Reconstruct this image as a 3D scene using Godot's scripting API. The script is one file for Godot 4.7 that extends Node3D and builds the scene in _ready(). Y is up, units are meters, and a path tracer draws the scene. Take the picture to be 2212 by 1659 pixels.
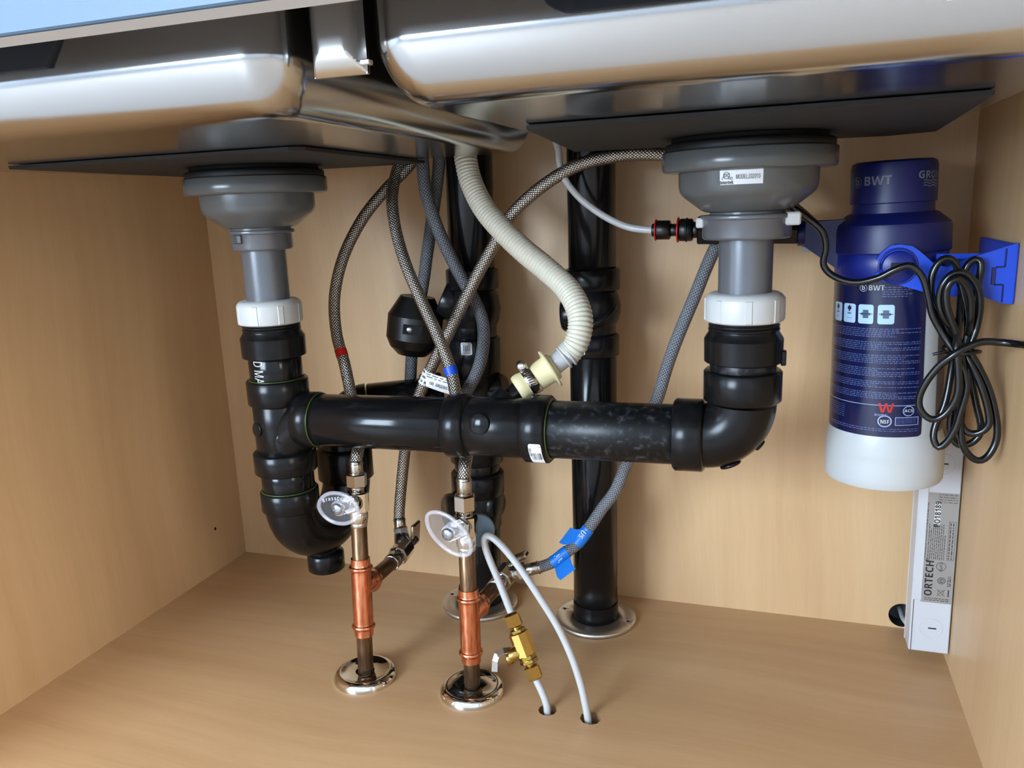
extends Node3D
# Under-sink cabinet: two steel bowls, black drain pipes, copper risers, braided hoses, a water filter and a lighting driver.
# Units are metres; x runs along the back panel from the left side panel, y up from the cabinet floor, z out of the back panel.

var M := {}

# ------------------------------------------------------------------ mesh helpers
func mb() -> SurfaceTool:
	var st := SurfaceTool.new()
	st.begin(Mesh.PRIMITIVE_TRIANGLES)
	return st

func put(st, p, n, uv):
	st.set_normal(n)
	st.set_uv(uv)
	st.add_vertex(p)

func tri(st, a, b, c, na, nb, nc, ua = Vector2.ZERO, ub = Vector2.ZERO, uc = Vector2.ZERO):
	var k: Vector3 = (b - a).cross(c - a)
	put(st, a, na, ua)
	if k.dot(na + nb + nc) > 0.0:
		put(st, c, nc, uc)
		put(st, b, nb, ub)
	else:
		put(st, b, nb, ub)
		put(st, c, nc, uc)

func quad(st, a, b, c, d, na, nb, nc, nd, ua = Vector2.ZERO, ub = Vector2.ZERO, uc = Vector2.ZERO, ud = Vector2.ZERO):
	tri(st, a, b, c, na, nb, nc, ua, ub, uc)
	tri(st, a, c, d, na, nc, nd, ua, uc, ud)

func flat(st, a, b, c, d, n):
	quad(st, a, b, c, d, n, n, n, n)

func frame(o: Vector3, up: Vector3, hint := Vector3(0, 0, 1)) -> Transform3D:
	# local Y runs along up; local Z leans towards hint
	var y := up.normalized()
	var x := y.cross(hint)
	if x.length() < 0.01:
		x = y.cross(Vector3(1, 0, 0))
	x = x.normalized()
	return Transform3D(Basis(x, y, x.cross(y)), o)

func bev(prof: Array, b: float) -> Array:
	# chamfers the corners of a lathe profile
	var out := [prof[0]]
	for i in range(1, prof.size() - 1):
		var p: Vector2 = prof[i]
		var d0: Vector2 = prof[i - 1] - p
		var d1: Vector2 = prof[i + 1] - p
		if d0.length() < 1e-7 or d1.length() < 1e-7 or absf(d0.normalized().dot(d1.normalized())) > 0.97 or p.x < 1e-6:
			out.append(p)
			continue
		out.append(p + d0.normalized() * minf(b, d0.length() * 0.4))
		out.append(p + d1.normalized() * minf(b, d1.length() * 0.4))
	out.append(prof[-1])
	return out

func lathe(st, prof: Array, xf: Transform3D, segs := 44, sharp := 50.0, flat_sides := false, a_off := 0.0):
	var n := prof.size() - 1
	var nor := []
	var arc := [0.0]
	for i in n:
		var d: Vector2 = prof[i + 1] - prof[i]
		arc.append(arc[-1] + d.length())
		nor.append(Vector2(d.y, -d.x).normalized() if d.length() > 1e-8 else Vector2(1, 0))
	var lim := cos(deg_to_rad(sharp))
	for i in n:
		var n0: Vector2 = nor[i]
		var n1: Vector2 = nor[i]
		if i > 0 and nor[i].dot(nor[i - 1]) > lim:
			n0 = (nor[i] + nor[i - 1]).normalized()
		if i < n - 1 and nor[i].dot(nor[i + 1]) > lim:
			n1 = (nor[i] + nor[i + 1]).normalized()
		var p0: Vector2 = prof[i]
		var p1: Vector2 = prof[i + 1]
		for j in segs:
			var a := TAU * j / segs + a_off
			var b := TAU * (j + 1) / segs + a_off
			var da := Vector3(sin(a), 0, cos(a))
			var db := Vector3(sin(b), 0, cos(b))
			var na := da
			var nb := db
			if flat_sides:
				na = ((da + db) * 0.5).normalized()
				nb = na
			var ua := float(j) / segs
			var ub := float(j + 1) / segs
			var Y := Vector3.UP
			quad(st, xf * (da * p0.x + Y * p0.y), xf * (db * p0.x + Y * p0.y), xf * (db * p1.x + Y * p1.y), xf * (da * p1.x + Y * p1.y),
				xf.basis * (na * n0.x + Y * n0.y), xf.basis * (nb * n0.x + Y * n0.y), xf.basis * (nb * n1.x + Y * n1.y), xf.basis * (na * n1.x + Y * n1.y),
				Vector2(ua, arc[i]), Vector2(ub, arc[i]), Vector2(ub, arc[i + 1]), Vector2(ua, arc[i + 1]))

func cyl(st, a: Vector3, b: Vector3, r: float, bevel := 0.0006, segs := 32, hole := 0.0):
	var h := (b - a).length()
	var p := [Vector2(hole, 0), Vector2(r, 0), Vector2(r, h), Vector2(hole, h)]
	if hole > 0.0:
		p.append(Vector2(hole, 0))
	lathe(st, bev(p, bevel), frame(a, b - a), segs)

func hexa(st, a: Vector3, b: Vector3, r: float, sides := 6, bevel := 0.0009, turn := 0.3):
	var h := (b - a).length()
	lathe(st, [Vector2(0, 0), Vector2(r - bevel, 0), Vector2(r, bevel), Vector2(r, h - bevel), Vector2(r - bevel, h), Vector2(0, h)], frame(a, b - a), sides, 20.0, true, turn)

func ring(st, xf: Transform3D, R: float, r: float, segs := 44, k := 10):
	var p := []
	for i in k + 1:
		var a := -TAU * i / k
		p.append(Vector2(R - r * cos(a), -r * sin(a)))
	p.reverse()
	var q := []
	for v in p:
		q.append(v)
	lathe(st, q, xf, segs, 80.0)

func spline(pts: Array, step: float) -> Array:
	# centripetal-like Catmull-Rom sampled every step metres
	var c := Curve3D.new()
	c.bake_interval = step
	var n := pts.size()
	for i in n:
		var m: Vector3 = (pts[mini(i + 1, n - 1)] - pts[maxi(i - 1, 0)]) * 0.5
		var li: Vector3 = m.normalized() * (pts[i] - pts[maxi(i - 1, 0)]).length() / 3.0
		var lo: Vector3 = m.normalized() * (pts[mini(i + 1, n - 1)] - pts[i]).length() / 3.0
		c.add_point(pts[i], -li, lo)
	var out := []
	var L := c.get_baked_length()
	var k := maxi(2, int(L / step))
	for i in k + 1:
		out.append(c.sample_baked(L * i / k, true))
	return out

func tube(st, pts: Array, r: float, segs := 14, step := 0.004, amp := 0.0, pitch := 0.004, smooth := true):
	var p := spline(pts, step) if smooth else pts
	var n := p.size()
	var x := Vector3(1, 0, 0)
	var d0: Vector3 = (p[1] - p[0]).normalized()
	if absf(d0.dot(x)) > 0.8:
		x = Vector3(0, 0, 1)
	x = (x - d0 * d0.dot(x)).normalized()
	var rows := []
	var nors := []
	var len := 0.0
	var lens := []
	for i in n:
		var d: Vector3 = (p[mini(i + 1, n - 1)] - p[maxi(i - 1, 0)]).normalized()
		x = (x - d * d.dot(x)).normalized()
		var y := d.cross(x)
		if i > 0:
			len += (p[i] - p[i - 1]).length()
		lens.append(len)
		var rr := r
		var slope := 0.0
		if amp > 0.0:
			var ph := TAU * len / pitch
			rr = r + amp * cos(ph)
			slope = -amp * sin(ph) * TAU / pitch
		var row := []
		var nr := []
		for j in segs + 1:
			var a := TAU * j / segs
			var o := x * cos(a) + y * sin(a)
			row.append(p[i] + o * rr)
			nr.append((o - d * slope).normalized())
		rows.append(row)
		nors.append(nr)
	var circ := TAU * r
	for i in n - 1:
		for j in segs:
			quad(st, rows[i][j], rows[i][j + 1], rows[i + 1][j + 1], rows[i + 1][j], nors[i][j], nors[i][j + 1], nors[i + 1][j + 1], nors[i + 1][j],
				Vector2(float(j) / segs, lens[i] / circ), Vector2(float(j + 1) / segs, lens[i] / circ), Vector2(float(j + 1) / segs, lens[i + 1] / circ), Vector2(float(j) / segs, lens[i + 1] / circ))
	for e in [[0, 1], [n - 1, n - 2]]:
		var nn: Vector3 = (p[e[0]] - p[e[1]]).normalized()
		for j in segs:
			tri(st, p[e[0]], rows[e[0]][j], rows[e[0]][j + 1], nn, nn, nn)

func box(st, size: Vector3, xf: Transform3D, b := 0.0006):
	var h := size * 0.5
	var ax := [Vector3(1, 0, 0), Vector3(0, 1, 0), Vector3(0, 0, 1)]
	for i in 3:
		var u: Vector3 = ax[(i + 1) % 3]
		var v: Vector3 = ax[(i + 2) % 3]
		for s in [-1.0, 1.0]:
			var n: Vector3 = ax[i] * s
			var c: Vector3 = n * h[i]
			var du: Vector3 = u * (h[(i + 1) % 3] - b)
			var dv: Vector3 = v * (h[(i + 2) % 3] - b)
			flat(st, xf * (c - du - dv), xf * (c + du - dv), xf * (c + du + dv), xf * (c - du + dv), xf.basis * n)
			for t in [-1.0, 1.0]:   # the edge between faces i and i + 1
				var m: Vector3 = ((n + u * t) * 0.7071)
				var e0: Vector3 = c + u * t * (h[(i + 1) % 3] - b)
				var e1: Vector3 = n * (h[i] - b) + u * t * h[(i + 1) % 3]
				flat(st, xf * (e0 - dv), xf * (e0 + dv), xf * (e1 + dv), xf * (e1 - dv), xf.basis * m)
	for sx in [-1.0, 1.0]:
		for sy in [-1.0, 1.0]:
			for sz in [-1.0, 1.0]:
				var s := Vector3(sx, sy, sz)
				var p := h * s
				var nn: Vector3 = xf.basis * (s * 0.577)
				tri(st, xf * (p - Vector3(0, sy, sz) * b), xf * (p - Vector3(sx, 0, sz) * b), xf * (p - Vector3(sx, sy, 0) * b), nn, nn, nn)

func box_at(st, lo: Vector3, hi: Vector3, b := 0.0006):
	box(st, hi - lo, Transform3D(Basis(), (lo + hi) * 0.5), b)

func extr(st, poly: PackedVector2Array, d: float, xf: Transform3D, sharp := 40.0, b := 0.0):
	# polygon in local XY pushed from z = 0 to z = d, front edge eased by b
	if Geometry2D.is_polygon_clockwise(poly):
		poly.reverse()
	var n := poly.size()
	var inner := poly
	if b > 0.0:
		var o := Geometry2D.offset_polygon(poly, -b)
		if o.size() == 1 and o[0].size() == n:
			# keep the same starting corner
			var best := 0
			for i in n:
				if (o[0][i] - poly[0]).length() < (o[0][best] - poly[0]).length():
					best = i
			inner = PackedVector2Array()
			for i in n:
				inner.append(o[0][(best + i) % n])
		else:
			b = 0.0
	for e in [[0.0, -1.0, poly], [d, 1.0, inner]]:
		var idx := Geometry2D.triangulate_polygon(e[2])
		var nn: Vector3 = xf.basis * Vector3(0, 0, e[1])
		for k in range(0, idx.size(), 3):
			var q := []
			for m in 3:
				q.append(xf * Vector3(e[2][idx[k + m]].x, e[2][idx[k + m]].y, e[0]))
			tri(st, q[0], q[1], q[2], nn, nn, nn)
	var nor := []
	for i in n:
		var e: Vector2 = poly[(i + 1) % n] - poly[i]
		nor.append(Vector2(e.y, -e.x).normalized())
	var lim := cos(deg_to_rad(sharp))
	for i in n:
		var j := (i + 1) % n
		var n0: Vector2 = nor[i]
		var n1: Vector2 = nor[i]
		if nor[(i + n - 1) % n].dot(nor[i]) > lim:
			n0 = (nor[(i + n - 1) % n] + nor[i]).normalized()
		if nor[j].dot(nor[i]) > lim:
			n1 = (nor[j] + nor[i]).normalized()
		var a3 := xf.basis * Vector3(n0.x, n0.y, 0)
		var b3 := xf.basis * Vector3(n1.x, n1.y, 0)
		var top := d - b
		quad(st, xf * Vector3(poly[i].x, poly[i].y, 0), xf * Vector3(poly[j].x, poly[j].y, 0), xf * Vector3(poly[j].x, poly[j].y, top), xf * Vector3(poly[i].x, poly[i].y, top), a3, b3, b3, a3)
		if b > 0.0:
			var z := xf.basis * Vector3(0, 0, 1)
			quad(st, xf * Vector3(poly[i].x, poly[i].y, top), xf * Vector3(poly[j].x, poly[j].y, top), xf * Vector3(inner[j].x, inner[j].y, d), xf * Vector3(inner[i].x, inner[i].y, d),
				(a3 + z).normalized(), (b3 + z).normalized(), (b3 + z).normalized(), (a3 + z).normalized())

func patch(st, xf: Transform3D, r0: float, r1: float, a0: float, a1: float, h0: float, h1: float, rc := 0.0, k := 16):
	# a sticker wrapped round an upright body: angles from local +Z towards +X; rc rounds its corners
	var hs := [h0]
	if rc > 0.0:
		for i in range(1, 5):
			hs.append(h0 + rc * i / 4.0)
		for i in range(4, 0, -1):
			hs.append(h1 - rc * i / 4.0)
	hs.append(h1)
	for q in hs.size() - 1:
		var row := []
		for h in [hs[q], hs[q + 1]]:
			var t: float = (h - h0) / (h1 - h0)
			var r := lerpf(r0, r1, t)
			var e := 0.0
			var dd := minf(h - h0, h1 - h)
			if rc > 0.0 and dd < rc:
				e = (rc - sqrt(maxf(rc * rc - (rc - dd) * (rc - dd), 0.0))) / r
			var pts := []
			for i in k + 1:
				var a := lerpf(a0 + e, a1 - e, float(i) / k)
				var o := Vector3(sin(a), 0, cos(a))
				pts.append([xf * (o * r + Vector3(0, h, 0)), xf.basis * o, Vector2((a - a0) / (a1 - a0), 1.0 - t)])
			row.append(pts)
		for i in k:
			var A = row[0][i]
			var Bq = row[0][i + 1]
			var C = row[1][i + 1]
			var D = row[1][i]
			quad(st, A[0], Bq[0], C[0], D[0], A[1], Bq[1], C[1], D[1], A[2], Bq[2], C[2], D[2])

func glyphs(text: String, h: float, bold := false) -> Array:
	var tm := TextMesh.new()
	var f := SystemFont.new()
	f.font_names = PackedStringArray(["Droid Sans"])
	if bold:
		f.font_weight = 700
	tm.font = f
	tm.text = text
	tm.font_size = 32
	tm.pixel_size = h / 23.0
	tm.depth = 0.0
	tm.curve_step = 1.0
	return tm.get_mesh_arrays()

func text_flat(st, text: String, h: float, xf: Transform3D, bold := false, sx := 1.0):
	var a := glyphs(text, h, bold)
	var v: PackedVector3Array = a[Mesh.ARRAY_VERTEX]
	var idx: PackedInt32Array = a[Mesh.ARRAY_INDEX] if a[Mesh.ARRAY_INDEX] != null else PackedInt32Array(range(v.size()))
	var n := xf.basis.z.normalized()
	for k in range(0, idx.size() - 2, 3):
		var q := []
		for m in 3:
			var p := v[idx[k + m]]
			q.append(xf * Vector3(p.x * sx, p.y, 0))
		tri(st, q[0], q[1], q[2], n, n, n)

func bent(st, a: Vector2, b: Vector2, c: Vector2, xf: Transform3D, R: float, ang: float, y: float, depth := 0):
	# a piece of print laid on a round body, halved until it follows the curve
	var e := [absf(a.x - b.x), absf(b.x - c.x), absf(c.x - a.x)]
	if depth < 7 and maxf(e[0], maxf(e[1], e[2])) > sqrt(R * 0.0005):
		if e[0] >= e[1] and e[0] >= e[2]:
			bent(st, a, (a + b) * 0.5, c, xf, R, ang, y, depth + 1)
			bent(st, (a + b) * 0.5, b, c, xf, R, ang, y, depth + 1)
		elif e[1] >= e[2]:
			bent(st, a, b, (b + c) * 0.5, xf, R, ang, y, depth + 1)
			bent(st, a, (b + c) * 0.5, c, xf, R, ang, y, depth + 1)
		else:
			bent(st, a, b, (a + c) * 0.5, xf, R, ang, y, depth + 1)
			bent(st, (a + c) * 0.5, b, c, xf, R, ang, y, depth + 1)
		return
	var q := []
	var nn := []
	for p in [a, b, c]:
		var t: float = ang + p.x / R
		var o := Vector3(sin(t), 0, cos(t))
		q.append(xf * (o * R + Vector3(0, y + p.y, 0)))
		nn.append((xf.basis * o).normalized())
	tri(st, q[0], q[1], q[2], nn[0], nn[1], nn[2])

func text_cyl(st, text: String, h: float, xf: Transform3D, R: float, ang: float, y: float, turn := 0.0, bold := false, sx := 1.0):
	var a := glyphs(text, h, bold)
	var v: PackedVector3Array = a[Mesh.ARRAY_VERTEX]
	var idx: PackedInt32Array = a[Mesh.ARRAY_INDEX] if a[Mesh.ARRAY_INDEX] != null else PackedInt32Array(range(v.size()))
	for k in range(0, idx.size() - 2, 3):
		var q := []
		for m in 3:
			q.append(Vector2(v[idx[k + m]].x * sx, v[idx[k + m]].y).rotated(turn))
		bent(st, q[0], q[1], q[2], xf, R, ang, y)

func ring_cyl(st, xf: Transform3D, R: float, ang: float, y: float, r0: float, r1: float):
	# a printed ring on an upright round body
	for e in 36:
		var v := []
		for c in [[e, r0], [e + 1, r0], [e + 1, r1], [e, r1]]:
			var b: float = ang + c[1] * cos(TAU * c[0] / 36.0) / R
			v.append(xf * Vector3(sin(b) * R, y + c[1] * sin(TAU * c[0] / 36.0), cos(b) * R))
		flat(st, v[0], v[1], v[2], v[3], (xf.basis * Vector3(sin(ang), 0, cos(ang))).normalized())

# ------------------------------------------------------------------ object helpers
func where(n: Node) -> Vector3:
	return Vector3.ZERO if n == self else (n as Node3D).position + where(n.get_parent())

func obj(called: String, st, m: Material, parent: Node = self) -> MeshInstance3D:
	var o := MeshInstance3D.new()
	o.name = called
	o.mesh = st.commit()
	o.material_override = null
	o.mesh.surface_set_material(0, m)
	parent.add_child(o, true)
	o.position = -where(parent)
	return o

func tag(o: Node, label: String, category: String, group := ""):
	o.set_meta("label", label)
	o.set_meta("category", category)
	if group:
		o.set_meta("group", group)
	return o

func thing(called: String, label: String, category: String, at: Vector3, group := "") -> Node3D:
	var o := Node3D.new()
	o.name = called
	add_child(o, true)
	o.position = at
	tag(o, label, category, group)
	return o

func struct(called: String, st, m: Material, parent: Node = self) -> MeshInstance3D:
	var o := obj(called, st, m, parent)
	if parent == self:
		o.set_meta("kind", "structure")
	return o

func mat(c: Color, rough := 0.5, metal := 0.0) -> StandardMaterial3D:
	var m := StandardMaterial3D.new()
	m.albedo_color = c
	m.roughness = rough
	m.metallic = metal
	return m

# ------------------------------------------------------------------ computed textures
func noise(seed_: int, freq: float, oct := 3) -> FastNoiseLite:
	var n := FastNoiseLite.new()
	n.seed = seed_
	n.frequency = freq
	n.fractal_octaves = oct
	n.noise_type = FastNoiseLite.TYPE_SIMPLEX_SMOOTH
	return n

func wood_image(s: int, along_v: bool, base: Color, dark: Color) -> ImageTexture:
	# maple laminate: fine pores and slow bands along the grain
	var w := 768
	var im := Image.create(w, w, false, Image.FORMAT_RGB8)
	var fine := noise(s, 0.9, 2)
	var mid := noise(s + 1, 0.055, 3)
	var slow := noise(s + 2, 0.011, 2)
	var bend := noise(s + 3, 0.006, 2)
	for y in w:
		for x in w:
			var a := float(x if along_v else y)    # across the grain
			var l := float(y if along_v else x)    # along the grain
			a += bend.get_noise_2d(a * 0.6, l * 0.35) * 16.0
			var t := 0.40 + slow.get_noise_2d(a * 1.0, l * 0.10) * 0.42 + mid.get_noise_2d(a * 1.0, l * 0.03) * 0.24 + fine.get_noise_2d(a * 0.45, l * 0.02) * 0.13
			im.set_pixel(x, y, base.lerp(dark, clampf(t, 0.0, 1.0)))
	return ImageTexture.create_from_image(im)

func speck_image(s: int, a: Color, b: Color, lo: float, hi: float, fx: float, fy: float) -> ImageTexture:
	var im := Image.create(256, 256, false, Image.FORMAT_RGB8)
	var n := noise(s, 0.05, 5)
	for y in 256:
		for x in 256:
			im.set_pixel(x, y, a.lerp(b, smoothstep(lo, hi, n.get_noise_2d(x * fx, y * fy))))
	return ImageTexture.create_from_image(im)

func braid_height(u: float, v: float) -> float:
	# plain weave turned by 45 degrees: two families of strands over and under each other
	var s := u + v
	var t := u - v
	var i := floori(s)
	var j := floori(t)
	var fs := s - i
	var ft := t - j
	if posmod(i + j, 2) == 0:
		return pow(sin(PI * ft), 0.6) * (0.55 + 0.45 * sin(PI * fs))
	return pow(sin(PI * fs), 0.6) * (0.55 + 0.45 * sin(PI * ft))

func braid_images() -> Array:
	var w := 96
	var col := Image.create(w, w, false, Image.FORMAT_RGB8)
	var hgt := Image.create(w, w, false, Image.FORMAT_RGB8)
	for y in w:
		for x in w:
			var h := braid_height(4.0 * x / w, 4.0 * y / w)
			hgt.set_pixel(x, y, Color(h, h, h))
			var c := lerpf(0.32, 1.0, smoothstep(0.1, 0.75, h))
			col.set_pixel(x, y, Color(c, c, c))
	return [ImageTexture.create_from_image(col), ImageTexture.create_from_image(hgt)]

func rows(im: Image, r: Rect2i, line: int, gap: int, c: Color, rng: RandomNumberGenerator, ragged := true):
	# small print too fine to read: words as short dashes
	var y := r.position.y
	while y + line <= r.end.y:
		var x := r.position.x
		var stop := r.end.x - (rng.randi_range(0, r.size.x / 3) if ragged and rng.randf() < 0.25 else 0)
		while x < stop:
			var w := rng.randi_range(line, line * 5)
			w = mini(w, stop - x)
			im.fill_rect(Rect2i(x, y, w, line), c)
			for k in range(0, w, maxi(2, line)):   # letters break the dash up
				if rng.randf() < 0.6:
					im.fill_rect(Rect2i(x + k, y + rng.randi_range(0, line - 1), 1, maxi(1, line / 2)), c.darkened(0.5))
			x += w + line
		y += line + gap

func rows_v(im: Image, r: Rect2i, line: int, gap: int, c: Color, rng: RandomNumberGenerator):
	var x := r.position.x
	while x + line <= r.end.x:
		var y := r.end.y
		var stop := r.position.y + (rng.randi_range(0, r.size.y / 3) if rng.randf() < 0.4 else 0)
		while y > stop:
			var w := mini(rng.randi_range(line, line * 5), y - stop)
			im.fill_rect(Rect2i(x, y - w, line, w), c)
			y -= w + line
		x += line + gap

func disc(im: Image, cx: int, cy: int, r0: float, r1: float, c: Color):
	for y in range(cy - int(r1) - 1, cy + int(r1) + 2):
		for x in range(cx - int(r1) - 1, cx + int(r1) + 2):
			var d := Vector2(x - cx, y - cy).length()
			if d >= r0 and d <= r1:
				im.set_pixel(x, y, c)

func round_rect(im: Image, r: Rect2i, rad: int, c: Color):
	im.fill_rect(Rect2i(r.position.x + rad, r.position.y, r.size.x - 2 * rad, r.size.y), c)
	im.fill_rect(Rect2i(r.position.x, r.position.y + rad, r.size.x, r.size.y - 2 * rad), c)
	for p in [Vector2i(r.position.x + rad, r.position.y + rad), Vector2i(r.end.x - rad - 1, r.position.y + rad), Vector2i(r.position.x + rad, r.end.y - rad - 1), Vector2i(r.end.x - rad - 1, r.end.y - rad - 1)]:
		disc(im, p.x, p.y, 0, rad, c)

func filter_label() -> ImageTexture:
	# u runs from -110 to +32 degrees round the cartridge, v from the top of the label down
	var W := 800
	var H := 1000
	var im := Image.create(W, H, false, Image.FORMAT_RGB8)
	var rng := RandomNumberGenerator.new()
	rng.seed = 5
	im.fill(Color(0.06, 0.085, 0.24))
	var ink := Color(0.62, 0.67, 0.80)
	var at := func(deg: float) -> int: return int((deg + 110.0) / 142.0 * W)
	rows(im, Rect2i(at.call(-13), 40, 165, 62), 5, 9, Color(0.36, 0.4, 0.55), rng)
	for d in [-68.0, -48.5, -29.0, -8.5]:
		var cx: int = at.call(d)
		round_rect(im, Rect2i(cx - 46, 150, 92, 122), 12, Color(0.66, 0.78, 0.9))
		var g := Color(0.30, 0.36, 0.46)
		if d < -40.0:
			im.fill_rect(Rect2i(cx - 14, 168, 28, 20), Color(0.12, 0.13, 0.2))
			im.fill_rect(Rect2i(cx - 5, 160, 10, 40), Color(0.12, 0.13, 0.2))
			im.fill_rect(Rect2i(cx - 14, 208, 28, 8), g)
			for k in 40:
				im.set_pixel(cx - 20 + k, 238 + int(6.0 * cos((k - 20) * 0.08)), g)
				im.set_pixel(cx - 20 + k, 239 + int(6.0 * cos((k - 20) * 0.08)), g)
		else:
			im.fill_rect(Rect2i(cx - 17, 184, 34, 52), g)
			im.fill_rect(Rect2i(cx - 28, 202, 56, 16), g)
			im.fill_rect(Rect2i(cx - 40, 207, 80, 4), Color(0.12, 0.13, 0.2))
	var y := 300
	for b in 6:
		rows(im, Rect2i(at.call(-104), y, at.call(27) - at.call(-104), 62 if b < 4 else 48), 5, 7, Color(0.33, 0.39, 0.57), rng)
		y += 84 if b < 4 else 72
	im.fill_rect(Rect2i(at.call(-104), 790, at.call(28) - at.call(-104), 4), ink)
	rows(im, Rect2i(at.call(-80), 815, 170, 90), 4, 9, Color(0.33, 0.39, 0.57), rng)
	disc(im, at.call(17.0), 828, 28, 33, ink)
	disc(im, at.call(-6.0), 895, 32, 39, ink)
	im.fill_rect(Rect2i(at.call(4), 868, at.call(28) - at.call(4), 54), ink)
	im.fill_rect(Rect2i(at.call(4) + 4, 872, at.call(28) - at.call(4) - 8, 46), Color(0.075, 0.105, 0.29))
	rows(im, Rect2i(at.call(4) + 9, 877, at.call(28) - at.call(4) - 18, 38), 4, 5, Color(0.30, 0.36, 0.55), rng)
	rows(im, Rect2i(at.call(-16), 850, 70, 12), 4, 4, ink, rng, false)
	rows(im, Rect2i(at.call(-104), 945, at.call(28) - at.call(-104), 30), 5, 8, Color(0.33, 0.39, 0.57), rng, false)
	return ImageTexture.create_from_image(im)

func driver_label() -> ImageTexture:
	var W := 240
	var H := 1000
	var im := Image.create(W, H, false, Image.FORMAT_RGB8)
	var rng := RandomNumberGenerator.new()
	rng.seed = 8
	im.fill(Color(0.57, 0.55, 0.53))
	var k := Color(0.22, 0.21, 0.21)
	rows(im, Rect2i(88, 12, 140, 84), 8, 14, Color(0.36, 0.35, 0.34), rng)
	rows_v(im, Rect2i(10, 20, 8, 580), 6, 12, k, rng)
	rows_v(im, Rect2i(30, 280, 130, 320), 6, 9, k, rng)
	for e in [Rect2i(176, 250, 3, 350), Rect2i(226, 250, 3, 350), Rect2i(176, 250, 53, 3), Rect2i(176, 598, 53, 3)]:
		im.fill_rect(e, k)
	rows_v(im, Rect2i(186, 262, 36, 330), 8, 12, k, rng)
	im.fill_rect(Rect2i(62, 90, 46, 190), Color(0.80, 0.79, 0.78))
	disc(im, 140, 660, 34, 38, k)
	disc(im, 150, 790, 26, 31, k)
	disc(im, 150, 790, 17, 20, k)
	rows_v(im, Rect2i(196, 740, 30, 100), 8, 8, k, rng)
	for i in 60:   # crossed-out bin
		im.fill_rect(Rect2i(120 + i, 870 + i, 3, 3), k)
		im.fill_rect(Rect2i(180 - i, 870 + i, 3, 3), k)
	for e in [Rect2i(130, 880, 3, 44), Rect2i(168, 880, 3, 44), Rect2i(130, 880, 40, 3), Rect2i(136, 924, 30, 3)]:
		im.fill_rect(e, k)
	im.fill_rect(Rect2i(204, 870, 10, 64), k)
	rows(im, Rect2i(30, 956, 190, 32), 7, 10, k, rng)
	return ImageTexture.create_from_image(im)

func barcode() -> ImageTexture:
	var im := Image.create(96, 160, false, Image.FORMAT_RGB8)
	im.fill(Color(0.93, 0.94, 0.95))
	var rng := RandomNumberGenerator.new()
	rng.seed = 3
	var y := 16
	while y < 140:
		var h := rng.randi_range(1, 4)
		im.fill_rect(Rect2i(34, y, 34, h), Color(0.07, 0.07, 0.07))
		y += h + rng.randi_range(2, 4)
	return ImageTexture.create_from_image(im)

func paper_tag() -> ImageTexture:
	var im := Image.create(128, 128, false, Image.FORMAT_RGB8)
	im.fill(Color(0.86, 0.84, 0.82))
	var rng := RandomNumberGenerator.new()
	rng.seed = 4
	rows(im, Rect2i(6, 8, 116, 50), 7, 9, Color(0.3, 0.3, 0.3), rng)
	return ImageTexture.create_from_image(im)

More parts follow.
